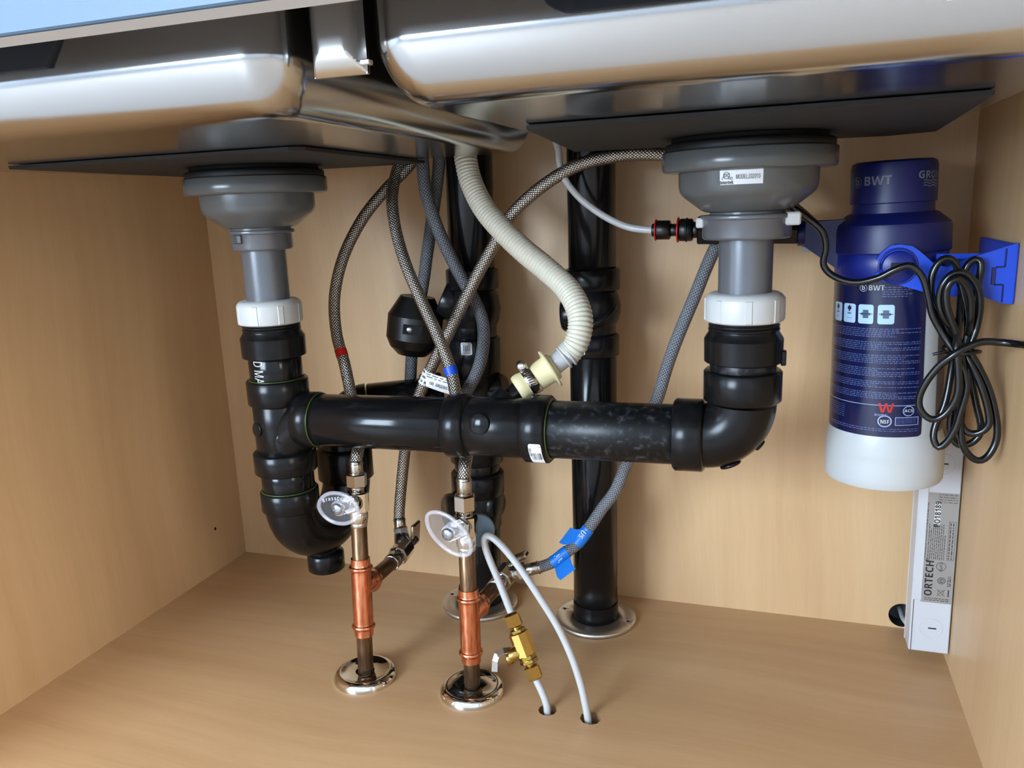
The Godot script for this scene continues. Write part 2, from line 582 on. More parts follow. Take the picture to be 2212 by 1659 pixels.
# ------------------------------------------------------------------ materials
func make_materials():
	var wv := StandardMaterial3D.new()
	wv.albedo_texture = wood_image(11, true, Color(0.825, 0.69, 0.52), Color(0.75, 0.605, 0.44))
	wv.uv1_triplanar = true
	wv.uv1_world_triplanar = true
	wv.uv1_scale = Vector3(1.02, 1.02, 1.02)
	wv.uv1_offset = Vector3(0.03, 0.0, 0.03)
	wv.uv1_triplanar_sharpness = 8.0
	wv.roughness = 0.42
	M.wood = wv
	var wf: StandardMaterial3D = wv.duplicate()
	wf.albedo_texture = wood_image(41, false, Color(0.78, 0.635, 0.47), Color(0.70, 0.55, 0.39))
	wf.roughness = 0.4
	M.wood_floor = wf
	M.raw_wood = mat(Color(0.55, 0.42, 0.29), 0.8)
	M.white_wall = mat(Color(0.86, 0.89, 0.92), 0.8)
	M.grey_floor = mat(Color(0.74, 0.70, 0.66), 0.5)
	M.rail = mat(Color(0.265, 0.36, 0.445), 0.45)
	M.rail_core = mat(Color(0.84, 0.84, 0.84), 0.6)
	M.counter = mat(Color(0.5, 0.5, 0.5), 0.5)
	M.dark = mat(Color(0.015, 0.013, 0.012), 0.9)
	# brushed sink steel
	var ss := mat(Color(0.72, 0.72, 0.72), 0.17, 1.0)
	M.sink = ss
	M.sink_bright = mat(Color(0.80, 0.79, 0.77), 0.26, 1.0)
	M.pad = mat(Color(0.072, 0.072, 0.080), 0.7)
	M.pad_front = mat(Color(0.06, 0.075, 0.10), 0.8)
	M.sticker = mat(Color(0.90, 0.91, 0.92), 0.5)
	M.ink = mat(Color(0.06, 0.06, 0.06), 0.6)
	M.grey_plastic = mat(Color(0.345, 0.352, 0.352), 0.22)
	M.grey_pipe = mat(Color(0.405, 0.415, 0.435), 0.24, 0.35)
	M.rubber = mat(Color(0.025, 0.028, 0.035), 0.55)
	var wp := mat(Color(0.735, 0.735, 0.725), 0.35)
	M.white_plastic = wp
	# black drain pipe, and the dusty piece of it
	var ab := mat(Color(0.065, 0.066, 0.072), 0.16)
	ab.metallic_specular = 0.36
	M.abs = ab
	var abf := mat(Color(0.068, 0.068, 0.073), 0.24)
	abf.metallic_specular = 0.34
	M.abs_fitting = abf
	var ad := mat(Color.WHITE, 0.34)
	ad.albedo_texture = speck_image(21, Color(0.065, 0.067, 0.073), Color(0.29, 0.30, 0.32), -0.05, 0.9, 0.7, 2.2)
	ad.metallic_specular = 0.36
	ad.uv1_scale = Vector3(2.0, 4.0, 1.0)
	M.abs_dusty = ad
	M.cement = mat(Color(0.20, 0.26, 0.07), 0.4)
	M.print_white = mat(Color(0.72, 0.74, 0.76), 0.5)
	M.print_grey = mat(Color(0.42, 0.44, 0.48), 0.5)
	# metals
	M.chrome = mat(Color(0.86, 0.85, 0.83), 0.06, 1.0)
	M.nickel = mat(Color(0.72, 0.69, 0.65), 0.2, 1.0)
	M.steel = mat(Color(0.66, 0.65, 0.63), 0.3, 1.0)
	M.plate_steel = mat(Color(0.82, 0.80, 0.77), 0.4, 1.0)
	M.brass = mat(Color(0.69, 0.57, 0.31), 0.22, 1.0)
	var cu := mat(Color.WHITE, 0.27, 1.0)
	cu.albedo_texture = speck_image(31, Color(0.91, 0.61, 0.47), Color(0.80, 0.47, 0.34), -0.2, 0.5, 1.0, 0.4)
	cu.uv1_scale = Vector3(1.0, 8.0, 1.0)
	M.copper = cu
	var ca := mat(Color.WHITE, 0.33, 0.7)
	ca.albedo_texture = speck_image(33, Color(0.47, 0.35, 0.245), Color(0.36, 0.275, 0.19), -0.3, 0.5, 1.6, 0.35)
	ca.uv1_scale = Vector3(1.0, 8.0, 1.0)
	M.copper_aged = ca
	M.solder = mat(Color(0.80, 0.79, 0.77), 0.3, 1.0)
	# braids
	var im := braid_images()
	var br := mat(Color(0.74, 0.71, 0.67), 0.30, 1.0)
	br.albedo_texture = im[0]
	br.heightmap_enabled = true
	br.heightmap_texture = im[1]
	br.heightmap_scale = 0.06
	br.uv1_scale = Vector3(3.0, 3.0, 1.0)
	M.braid = br
	var bg := mat(Color(0.49, 0.50, 0.52), 0.42, 0.0)
	bg.albedo_texture = im[0]
	bg.heightmap_enabled = true
	bg.heightmap_texture = im[1]
	bg.heightmap_scale = 0.06
	bg.uv1_scale = Vector3(3.0, 3.0, 1.0)
	M.braid_grey = bg
	var bd: StandardMaterial3D = bg.duplicate()
	bd.albedo_color = Color(0.40, 0.41, 0.43)
	M.braid_dark = bd
	M.red_band = mat(Color(0.78, 0.10, 0.06), 0.45)
	M.blue_band = mat(Color(0.02, 0.30, 0.80), 0.45)
	M.blue_tag = mat(Color(0.05, 0.46, 0.85), 0.4)
	# translucent hoses
	var ch := mat(Color(0.80, 0.775, 0.70), 0.3)
	M.cream_hose = ch
	M.cream_rubber = mat(Color(0.85, 0.80, 0.62), 0.5)
	var pt := mat(Color(0.72, 0.72, 0.715), 0.26)
	M.poly_tube = pt
	M.red_collet = mat(Color(0.72, 0.08, 0.05), 0.4)
	M.black_plastic = mat(Color(0.025, 0.025, 0.027), 0.38)
	M.cord = mat(Color(0.06, 0.065, 0.07), 0.2)
	# filter
	M.blue_dark = mat(Color(0.045, 0.085, 0.33), 0.42)
	M.blue_head = mat(Color(0.04, 0.12, 0.47), 0.38)
	M.blue_bracket = mat(Color(0.05, 0.27, 0.78), 0.42)
	M.filter_white = mat(Color(0.73, 0.74, 0.74), 0.4)
	M.grey_label = mat(Color(0.35, 0.32, 0.31), 0.5)
	var fl := mat(Color.WHITE, 0.22)
	fl.albedo_texture = filter_label()
	M.filter_label = fl
	M.mark_red = mat(Color(0.72, 0.10, 0.07), 0.5)
	M.driver_white = mat(Color(0.755, 0.76, 0.775), 0.35)
	var dl := mat(Color.WHITE, 0.4)
	dl.albedo_texture = driver_label()
	M.driver_label = dl
	var bc := mat(Color.WHITE, 0.45)
	bc.albedo_texture = barcode()
	M.barcode = bc
	var tg := mat(Color.WHITE, 0.5)
	tg.albedo_texture = paper_tag()
	M.tag_paper = tg
	var cl := mat(Color(0.95, 0.96, 1.0, 0.03), 0.03)
	cl.transparency = BaseMaterial3D.TRANSPARENCY_ALPHA
	cl.metallic_specular = 0.3
	M.clear = cl
	var cr := mat(Color(0.93, 0.92, 0.96, 0.22), 0.06)
	cr.transparency = BaseMaterial3D.TRANSPARENCY_ALPHA
	M.clear_rim = cr
	M.grey_blue = mat(Color(0.42, 0.52, 0.60), 0.5)
	M.screw = mat(Color(0.72, 0.76, 0.80), 0.25, 1.0)

# ------------------------------------------------------------------ scene
func _ready():
	# camera
	var cam := Camera3D.new()
	cam.name = "camera"
	cam.position = Vector3(0.6997, 0.46, 0.8702)
	cam.rotation_degrees = Vector3(-12.582, 18.789, -2.283)
	cam.fov = rad_to_deg(2.0 * atan(829.5 / 1730.8))
	cam.near = 0.02
	cam.current = true
	add_child(cam)
	# daylight: sky outside, kitchen windows out of view, one of them added for fill
	var we := WorldEnvironment.new()
	we.name = "world"
	var env := Environment.new()
	var sm := ProceduralSkyMaterial.new()
	sm.sky_top_color = Color(0.50, 0.62, 0.80)
	sm.sky_horizon_color = Color(0.78, 0.83, 0.88)
	sm.ground_bottom_color = Color(0.35, 0.33, 0.30)
	sm.ground_horizon_color = Color(0.6, 0.6, 0.58)
	var sky := Sky.new()
	sky.sky_material = sm
	env.background_mode = Environment.BG_SKY
	env.sky = sky
	env.background_energy_multiplier = 1.0
	env.tonemap_mode = Environment.TONE_MAPPER_LINEAR
	env.tonemap_exposure = 0.99
	env.sdfgi_enabled = true
	env.ssao_enabled = true
	env.ssil_enabled = true
	we.environment = env
	add_child(we)
	make_materials()
	window("window_1", Vector3(-0.85, 0.98, 2.94), Vector3(1.2, 1.0, 0), 0.0, Color(0.85, 0.925, 1.0), 12.0, 9.0)  # out of view, front left; lights the back and right panels
	window("window_2", Vector3(3.08, 1.25, 1.75), Vector3(1.3, 1.1, 0), PI * 0.5, Color(1.0, 0.96, 0.91), 4.2, 3.0)  # out of view to the right; lights the left panel at a slant
	window("window_3", Vector3(-2.14, 1.35, 1.75), Vector3(1.6, 1.2, 0), -PI * 0.5, Color(0.80, 0.90, 1.0), 1.5, 3.0)  # added fill on the left room wall, brightens the kitchen indirectly
	added_ceiling_lamp(Vector3(0.3, 2.46, 1.9), Vector2(1.6, 0.8), 0.9)  # added fill panel, brightens the kitchen and the undersides
	setting()
	sink()
	strainers()
	drain()
	stacks()
	risers()
	valves()
	hoses()
	dishwasher_drain()
	ice_line()
	filter()
	cord()
	driver()

func window(called: String, at: Vector3, size: Vector3, turn: float, c: Color, energy: float, glow: float):  # a window out of view: glowing panes with an area light
	var w := Node3D.new()
	w.name = called
	add_child(w)
	w.position = at
	w.rotation.y = turn
	w.set_meta("kind", "structure")
	var g := mat(c, 0.5)
	g.emission_enabled = true
	g.emission = c
	g.emission_energy_multiplier = glow
	var sx := size.x
	var sy := size.y
	for i in 2:
		for j in 2:
			var st := mb()
			box(st, Vector3(sx / 2 - 0.05, sy / 2 - 0.05, 0.01), Transform3D(Basis(), Vector3((i - 0.5) * sx / 2, (j - 0.5) * sy / 2, 0)), 0.001)
			var o := MeshInstance3D.new()
			o.name = "pane"
			o.mesh = st.commit()
			o.mesh.surface_set_material(0, g)
			w.add_child(o, true)
	var f := mb()
	for k in [-1.0, 0.0, 1.0]:
		box(f, Vector3(0.05, sy + 0.05, 0.05), Transform3D(Basis(), Vector3(k * sx / 2, 0, 0)), 0.004)
		box(f, Vector3(sx + 0.05, 0.05, 0.05), Transform3D(Basis(), Vector3(0, k * sy / 2, 0)), 0.004)
	var fo := MeshInstance3D.new()
	fo.name = "window_frame"
	fo.mesh = f.commit()
	fo.mesh.surface_set_material(0, M.white_wall)
	w.add_child(fo, true)
	var l := AreaLight3D.new()
	l.name = "daylight"
	l.area_size = Vector2(sx, sy)
	l.light_color = c
	l.light_energy = energy
	l.shadow_enabled = true
	l.area_range = 12.0
	l.position = Vector3(0, 0, -0.04)
	w.add_child(l)

func added_ceiling_lamp(at: Vector3, size: Vector2, energy: float):  # added fill light overhead, shaped as a ceiling panel
	var t := Node3D.new()
	t.name = "added_ceiling_light"
	add_child(t)
	t.position = at
	t.set_meta("kind", "structure")
	var g := mat(Color(1, 1, 1), 0.5)
	g.emission_enabled = true
	g.emission = Color(1.0, 0.96, 0.90)
	g.emission_energy_multiplier = 2.5
	var st := mb()
	box(st, Vector3(size.x, 0.02, size.y), Transform3D(Basis(), at), 0.003)
	obj("diffuser", st, g, t)
	st = mb()
	box(st, Vector3(size.x + 0.06, 0.014, size.y + 0.06), Transform3D(Basis(), at + Vector3(0, 0.016, 0)), 0.003)
	obj("frame", st, M.white_wall, t)
	var l := AreaLight3D.new()
	l.name = "fill_lamp"
	l.area_size = size
	l.light_color = Color(1.0, 0.96, 0.90)
	l.light_energy = energy
	l.shadow_enabled = true
	l.area_range = 12.0
	l.position = Vector3(0, -0.02, 0)
	l.rotation.x = -PI / 2
	t.add_child(l)

func csg_box(parent, size: Vector3, at: Vector3, m: Material, op := 0):
	var b := CSGBox3D.new()
	b.size = size
	b.position = at
	b.material = m
	b.operation = op
	parent.add_child(b, true)
	return b

func csg_hole(parent, r: float, h: float, at: Vector3, rot: Vector3, m: Material, sides := 24):
	var c := CSGCylinder3D.new()
	c.name = "hole"
	c.radius = r
	c.height = h
	c.sides = sides
	c.position = at
	c.rotation = rot
	c.material = m
	c.operation = CSGShape3D.OPERATION_SUBTRACTION
	parent.add_child(c, true)

func setting():
	# cabinet floor with the two holes of the ice-maker line
	var f := CSGBox3D.new()
	f.name = "floor"
	f.size = Vector3(0.904, 0.018, 0.62)
	f.position = Vector3(0.434, -0.009, 0.29)
	f.material = M.wood_floor
	f.set_meta("kind", "structure")
	add_child(f)
	csg_hole(f, 0.0088, 0.05, Vector3(0.5064 - 0.434, 0, 0.2365 - 0.29), Vector3.ZERO, M.raw_wood, 11)
	csg_hole(f, 0.0098, 0.05, Vector3(0.5475 - 0.434, 0, 0.238 - 0.29), Vector3.ZERO, M.raw_wood, 9)
	var b := CSGBox3D.new()
	b.name = "wall_back"
	b.size = Vector3(0.904, 0.76, 0.018)
	b.position = Vector3(0.434, 0.362, -0.009)
	b.material = M.wood
	b.set_meta("kind", "structure")
	add_child(b)
	csg_hole(b, 0.0135, 0.05, Vector3(0.8345 - 0.434, 0.0150 - 0.362, 0), Vector3(PI / 2, 0, 0), M.dark)
	var l := CSGBox3D.new()
	l.name = "wall_left"
	l.size = Vector3(0.018, 0.76, 0.62)
	l.position = Vector3(-0.009, 0.362, 0.29)
	l.material = M.wood
	l.set_meta("kind", "structure")
	add_child(l)
	csg_hole(l, 0.0021, 0.03, Vector3(0.009, 0.0576 - 0.362, 0.0555 - 0.29), Vector3(0, 0, PI / 2), M.dark, 10)
	var r := mb()
	box_at(r, Vector3(0.868, -0.018, -0.02), Vector3(0.886, 0.742, 0.60), 0.0005)
	struct("wall_right", r, M.wood)
	# what stands behind the open hole of the back panel: the room wall
	var rb := mb()
	box_at(rb, Vector3(-2.2, -0.12, -0.16), Vector3(3.2, 2.5, -0.06), 0.001)
	struct("wall_room_back", rb, M.white_wall)
	var c := mb()
	box_at(c, Vector3(-0.30, 0.742, -0.06), Vector3(1.2, 0.775, 0.625), 0.002)
	struct("ceiling", c, M.counter)
	var t := mb()
	box_at(t, Vector3(-0.02, 0.5365, 0.581), Vector3(0.89, 0.742, 0.5965), 0.0006)
	struct("trim_1", t, M.rail_core)
	t = mb()
	box_at(t, Vector3(-0.02, 0.5362, 0.5965), Vector3(0.89, 0.742, 0.600), 0.0008)
	struct("trim_5", t, M.rail)
	# unseen kitchen in front of the cabinet, pale to bounce light in
	var s := mb()
	box_at(s, Vector3(-2.2, -0.22, -0.1), Vector3(3.2, -0.12, 3.35), 0.001)
	struct("floor_room", s, M.grey_floor)
	s = mb()
	box_at(s, Vector3(-2.2, -0.12, 2.98), Vector3(3.2, 2.5, 3.08), 0.001)
	struct("wall_room_front", s, M.white_wall)
	s = mb()
	box_at(s, Vector3(-2.3, -0.12, -0.1), Vector3(-2.2, 2.5, 3.35), 0.001)
	struct("wall_room_left", s, M.white_wall)
	s = mb()
	box_at(s, Vector3(3.15, -0.12, -0.1), Vector3(3.25, 2.5, 3.35), 0.001)
	struct("wall_room_right", s, M.white_wall)
	s = mb()
	box_at(s, Vector3(-2.3, 2.5, -0.1), Vector3(3.25, 2.6, 3.35), 0.001)
	struct("ceiling_room", s, M.white_wall)
	# unseen neighbouring cabinets, placed so that daylight comes in through the open doors only
	s = mb()
	box_at(s, Vector3(-2.2, -0.12, -0.06), Vector3(-0.0185, 0.742, 0.60), 0.002)
	struct("unseen_cabinet_2", s, M.rail)
	s = mb()
	box_at(s, Vector3(0.8865, -0.12, -0.06), Vector3(3.15, 0.742, 0.60), 0.002)
	struct("unseen_cabinet_3", s, M.rail)
	s = mb()
	box_at(s, Vector3(-0.018, -0.12, -0.06), Vector3(0.886, -0.03, 0.53), 0.002)
	struct("unseen_base_4", s, M.dark)  # unseen dark block closing the gap under the cabinet floor

# ------------------------------------------------------------------ sink
func bowl_row(x0, x1, z0, z1, ix, ib, ifr, rc: float, y: float) -> Array:
	# rounded rectangle at height y, inset from the sides, the back and the front
	var a0: float = x0 + ix
	var a1: float = x1 - ix
	var b0: float = z0 + ib
	var b1: float = z1 - ifr
	var r := maxf(rc - ix * 0.6, 0.008)
	var out := []
	var cs := [Vector2(a1 - r, b1 - r), Vector2(a0 + r, b1 - r), Vector2(a0 + r, b0 + r), Vector2(a1 - r, b0 + r)]
	for q in 4:
		for k in 9:
			var a := PI / 2 * (q + k / 8.0)
			out.append(Vector3(cs[q].x + r * cos(a), y, cs[q].y + r * sin(a)))
		var nx: Vector2 = cs[(q + 1) % 4] - cs[q]
		if true:   # a few points along each straight side keep the shading even
			var a := PI / 2 * (q + 1)
			var p: Vector2 = cs[q] + Vector2(cos(a), sin(a)) * r
			for k in [0.25, 0.5, 0.75]:
				out.append(Vector3(p.x + nx.x * k, y, p.y + nx.y * k))
	return out

const YB := 0.507
# the front of a bowl from wall to bottom: how far in, how far above the bottom
var FRONT := [Vector2(0, 0.027), Vector2(0.0003, 0.0245), Vector2(0.0012, 0.0215), Vector2(0.0027, 0.0180), Vector2(0.0046, 0.0145), Vector2(0.0068, 0.0112), Vector2(0.0094, 0.0080), Vector2(0.0124, 0.0052), Vector2(0.0158, 0.0029), Vector2(0.0198, 0.0012), Vector2(0.0245, 0.0003), Vector2(0.0300, 0.0)]

func bowl_rows(x0, x1, z0, z1) -> Array:
	var R := []
	R.append(bowl_row(x0, x1, z0, z1, -0.006, -0.008, -0.004, 0.03, 0.738))
	R.append(bowl_row(x0, x1, z0, z1, -0.003, -0.004, -0.002, 0.028, 0.64))
	var rs := 0.020
	for k in FRONT.size():
		var a := PI / 2 * k / (FRONT.size() - 1.0)
		R.append(bowl_row(x0, x1, z0, z1, rs * (1 - cos(a)), rs * (1 - cos(a)), FRONT[k].x, 0.024, YB + FRONT[k].y))
	R.append(bowl_row(x0, x1, z0, z1, 0.05, 0.05, 0.06, 0.05, YB))
	R.append(bowl_row(x0, x1, z0, z1, 0.10, 0.10, 0.12, 0.09, YB))
	return R

func make_bowl(parent, x0, x1, z0, z1):
	var R := bowl_rows(x0, x1, z0, z1)
	var n: int = R[0].size()
	var N := []
	for i in R.size():
		var row := []
		for j in n:
			var du: Vector3 = R[i][(j + 1) % n] - R[i][(j + n - 1) % n]
			var dv: Vector3 = R[mini(i + 1, R.size() - 1)][j] - R[maxi(i - 1, 0)][j]
			var nn := du.cross(dv).normalized()
			if i >= R.size() - 2:
				nn = Vector3.DOWN
			elif nn.dot(R[i][j] - Vector3((x0 + x1) / 2, 0.65, (z0 + z1) / 2)) < 0:
				nn = -nn
			row.append(nn)
		N.append(row)
	var st := mb()
	for i in R.size() - 1:
		for j in n:
			var k := (j + 1) % n
			var uv := []
			for p in [R[i][j], R[i][k], R[i + 1][k], R[i + 1][j]]:
				uv.append(Vector2(p.x * 4.0, (p.y + p.z) * 4.0))
			quad(st, R[i][j], R[i][k], R[i + 1][k], R[i + 1][j], N[i][j], N[i][k], N[i + 1][k], N[i + 1][j], uv[0], uv[1], uv[2], uv[3])
	var c := Vector3((x0 + x1) / 2, YB, (z0 + z1) / 2)
	var e := R.size() - 1
	for j in n:
		tri(st, c, R[e][j], R[e][(j + 1) % n], Vector3.DOWN, Vector3.DOWN, Vector3.DOWN, Vector2(c.x * 4, (c.y + c.z) * 4), Vector2(R[e][j].x * 4, (R[e][j].y + R[e][j].z) * 4), Vector2(R[e][(j + 1) % n].x * 4, (R[e][(j + 1) % n].y + R[e][(j + 1) % n].z) * 4))
	# the rim that turns out under the worktop
	var top := bowl_row(x0, x1, z0, z1, -0.02, -0.02, -0.012, 0.04, 0.739)
	for j in n:
		var k := (j + 1) % n
		flat(st, R[0][j], R[0][k], top[k], top[j], Vector3.DOWN)
	# inner skin
	for i in R.size() - 1:
		for j in n:
			var k := (j + 1) % n
			var q := []
			for p in [[i, j], [i, k], [i + 1, k], [i + 1, j]]:
				q.append(R[p[0]][p[1]] - N[p[0]][p[1]] * 0.0012)
			quad(st, q[0], q[1], q[2], q[3], -N[i][j], -N[i][k], -N[i + 1][k], -N[i + 1][j])
	obj("bowl", st, M.sink, parent)

func sheet(st, poly: Array, y: float, t: float, xf_up := true):
	var p := PackedVector2Array()
	for v in poly:
		p.append(v)
	# polygon in x, z laid flat, its underside at y
	extr(st, p, t, Transform3D(Basis(Vector3(1, 0, 0), Vector3(0, 0, 1), Vector3(0, -1, 0)), Vector3(0, y + t, 0)), 30.0, 0.0006)

func sink():
	var t := thing("sink", "double-bowl stainless steel sink seen from below, with black sound pads", "sink", Vector3(0.42, 0.739, 0.32))
	make_bowl(t, 0.012, 0.478, 0.115, 0.531)
	make_bowl(t, 0.519, 0.832, 0.115, 0.531)
	# channel-shaped plate that joins the two bowls at the front
	var st := mb()
	var x0 := 0.4885
	var x1 := 0.5165
	var y0 := 0.5215
	var y1 := 0.70
	var nx := 28
	var ny := 60
	var P := []
	for i in ny + 1:
		var row := []
		var ty := float(i) / ny
		var y := y0 + (y1 - y0) * ty * ty
		for j in nx + 1:
			var x := lerpf(x0, x1, float(j) / nx)
			var d := minf(minf(x - x0, x1 - x), (y - y0) * 0.8)
			var z := 0.527 - 0.0075 * pow(1.0 - clampf(d / 0.0085, 0.0, 1.0), 2.0)
			row.append(Vector3(x, y, z))
		P.append(row)
	for i in ny:
		for j in nx:
			var q := [P[i][j], P[i][j + 1], P[i + 1][j + 1], P[i + 1][j]]
			var ns := []
			for c in [[i, j], [i, j + 1], [i + 1, j + 1], [i + 1, j]]:
				var dx: Vector3 = P[c[0]][mini(c[1] + 1, nx)] - P[c[0]][maxi(c[1] - 1, 0)]
				var dy: Vector3 = P[mini(c[0] + 1, ny)][c[1]] - P[maxi(c[0] - 1, 0)][c[1]]
				ns.append(dx.cross(dy).normalized())
			quad(st, q[0], q[1], q[2], q[3], ns[0], ns[1], ns[2], ns[3])
	box_at(st, Vector3(x0, y0 + 0.0005, 0.5175), Vector3(x1, y1, 0.5195), 0.0003)
	for e in [[x0, x0 + 0.0006], [x1 - 0.0006, x1]]:
		box_at(st, Vector3(e[0], y0, 0.517), Vector3(e[1], y1, 0.5197), 0.0002)
	box_at(st, Vector3(x0, y0, 0.517), Vector3(x1, y0 + 0.0006, 0.5197), 0.0002)
	box_at(st, Vector3(x1 - 0.001, y0 + 0.003, 0.521), Vector3(x1 + 0.004, y0 + 0.0055, 0.525), 0.0005)
	obj("bridge_plate", st, M.sink_bright, t)
	# pads glued to the bowls
	st = mb()
	extr(st, PackedVector2Array([Vector2(0.22, 0.60), Vector2(0.22, 0.5375), Vector2(0.3425, 0.5372), Vector2(0.3925, 0.60)]), 0.0025, Transform3D(Basis(), Vector3(0, 0, 0.5312)), 20.0, 0.0004)
	obj("sound_pad", st, M.pad_front, t)
	st = mb()
	var rp := PackedVector2Array([Vector2(0.77, 0.62), Vector2(0.602, 0.62), Vector2(0.602, 0.5485)])
	for k in 7:
		var a := PI + PI / 2 * k / 6.0
		rp.append(Vector2(0.6165 + 0.0145 * cos(a), 0.549 + 0.0145 * sin(a)))
	rp.append(Vector2(0.77, 0.5335))
	extr(st, rp, 0.0025, Transform3D(Basis(), Vector3(0, 0, 0.5312)), 30.0, 0.0004)
	obj("sound_pad", st, M.pad_front, t)
	st = mb()
	sheet(st, [Vector2(0.109, 0.365), Vector2(0.24, 0.364), Vector2(0.366, 0.360), Vector2(0.375, 0.352), Vector2(0.362, 0.118), Vector2(0.08, 0.127)], 0.5035, 0.0028)
	obj("sound_pad", st, M.pad, t)
	st = mb()
	sheet(st, [Vector2(0.552, 0.391), Vector2(0.797, 0.398), Vector2(0.812, 0.14), Vector2(0.78, 0.117), Vector2(0.523, 0.155)], 0.5035, 0.0028)
	obj("sound_pad", st, M.pad, t)
	# paper sticker that follows the curve of the right bowl
	st = mb()
	var n0 := Vector3(0, 0, 1)
	flat(st, Vector3(0.7525, 0.56, 0.5314), Vector3(0.81, 0.56, 0.5314), Vector3(0.81, YB + 0.027, 0.5314), Vector3(0.7525, YB + 0.027, 0.5314), n0)
	for k in 3:
		var p: Vector2 = FRONT[k]
		var q: Vector2 = FRONT[k + 1]
		var n := Vector3(0, -(q.x - p.x), p.y - q.y).normalized()
		var o := n * 0.0004
		flat(st, Vector3(0.7525, YB + p.y, 0.531 - p.x) + o, Vector3(0.81, YB + p.y, 0.531 - p.x) + o, Vector3(0.81, YB + q.y, 0.531 - q.x) + o, Vector3(0.7525, YB + q.y, 0.531 - q.x) + o, n)
	obj("sticker", st, M.sticker, t)

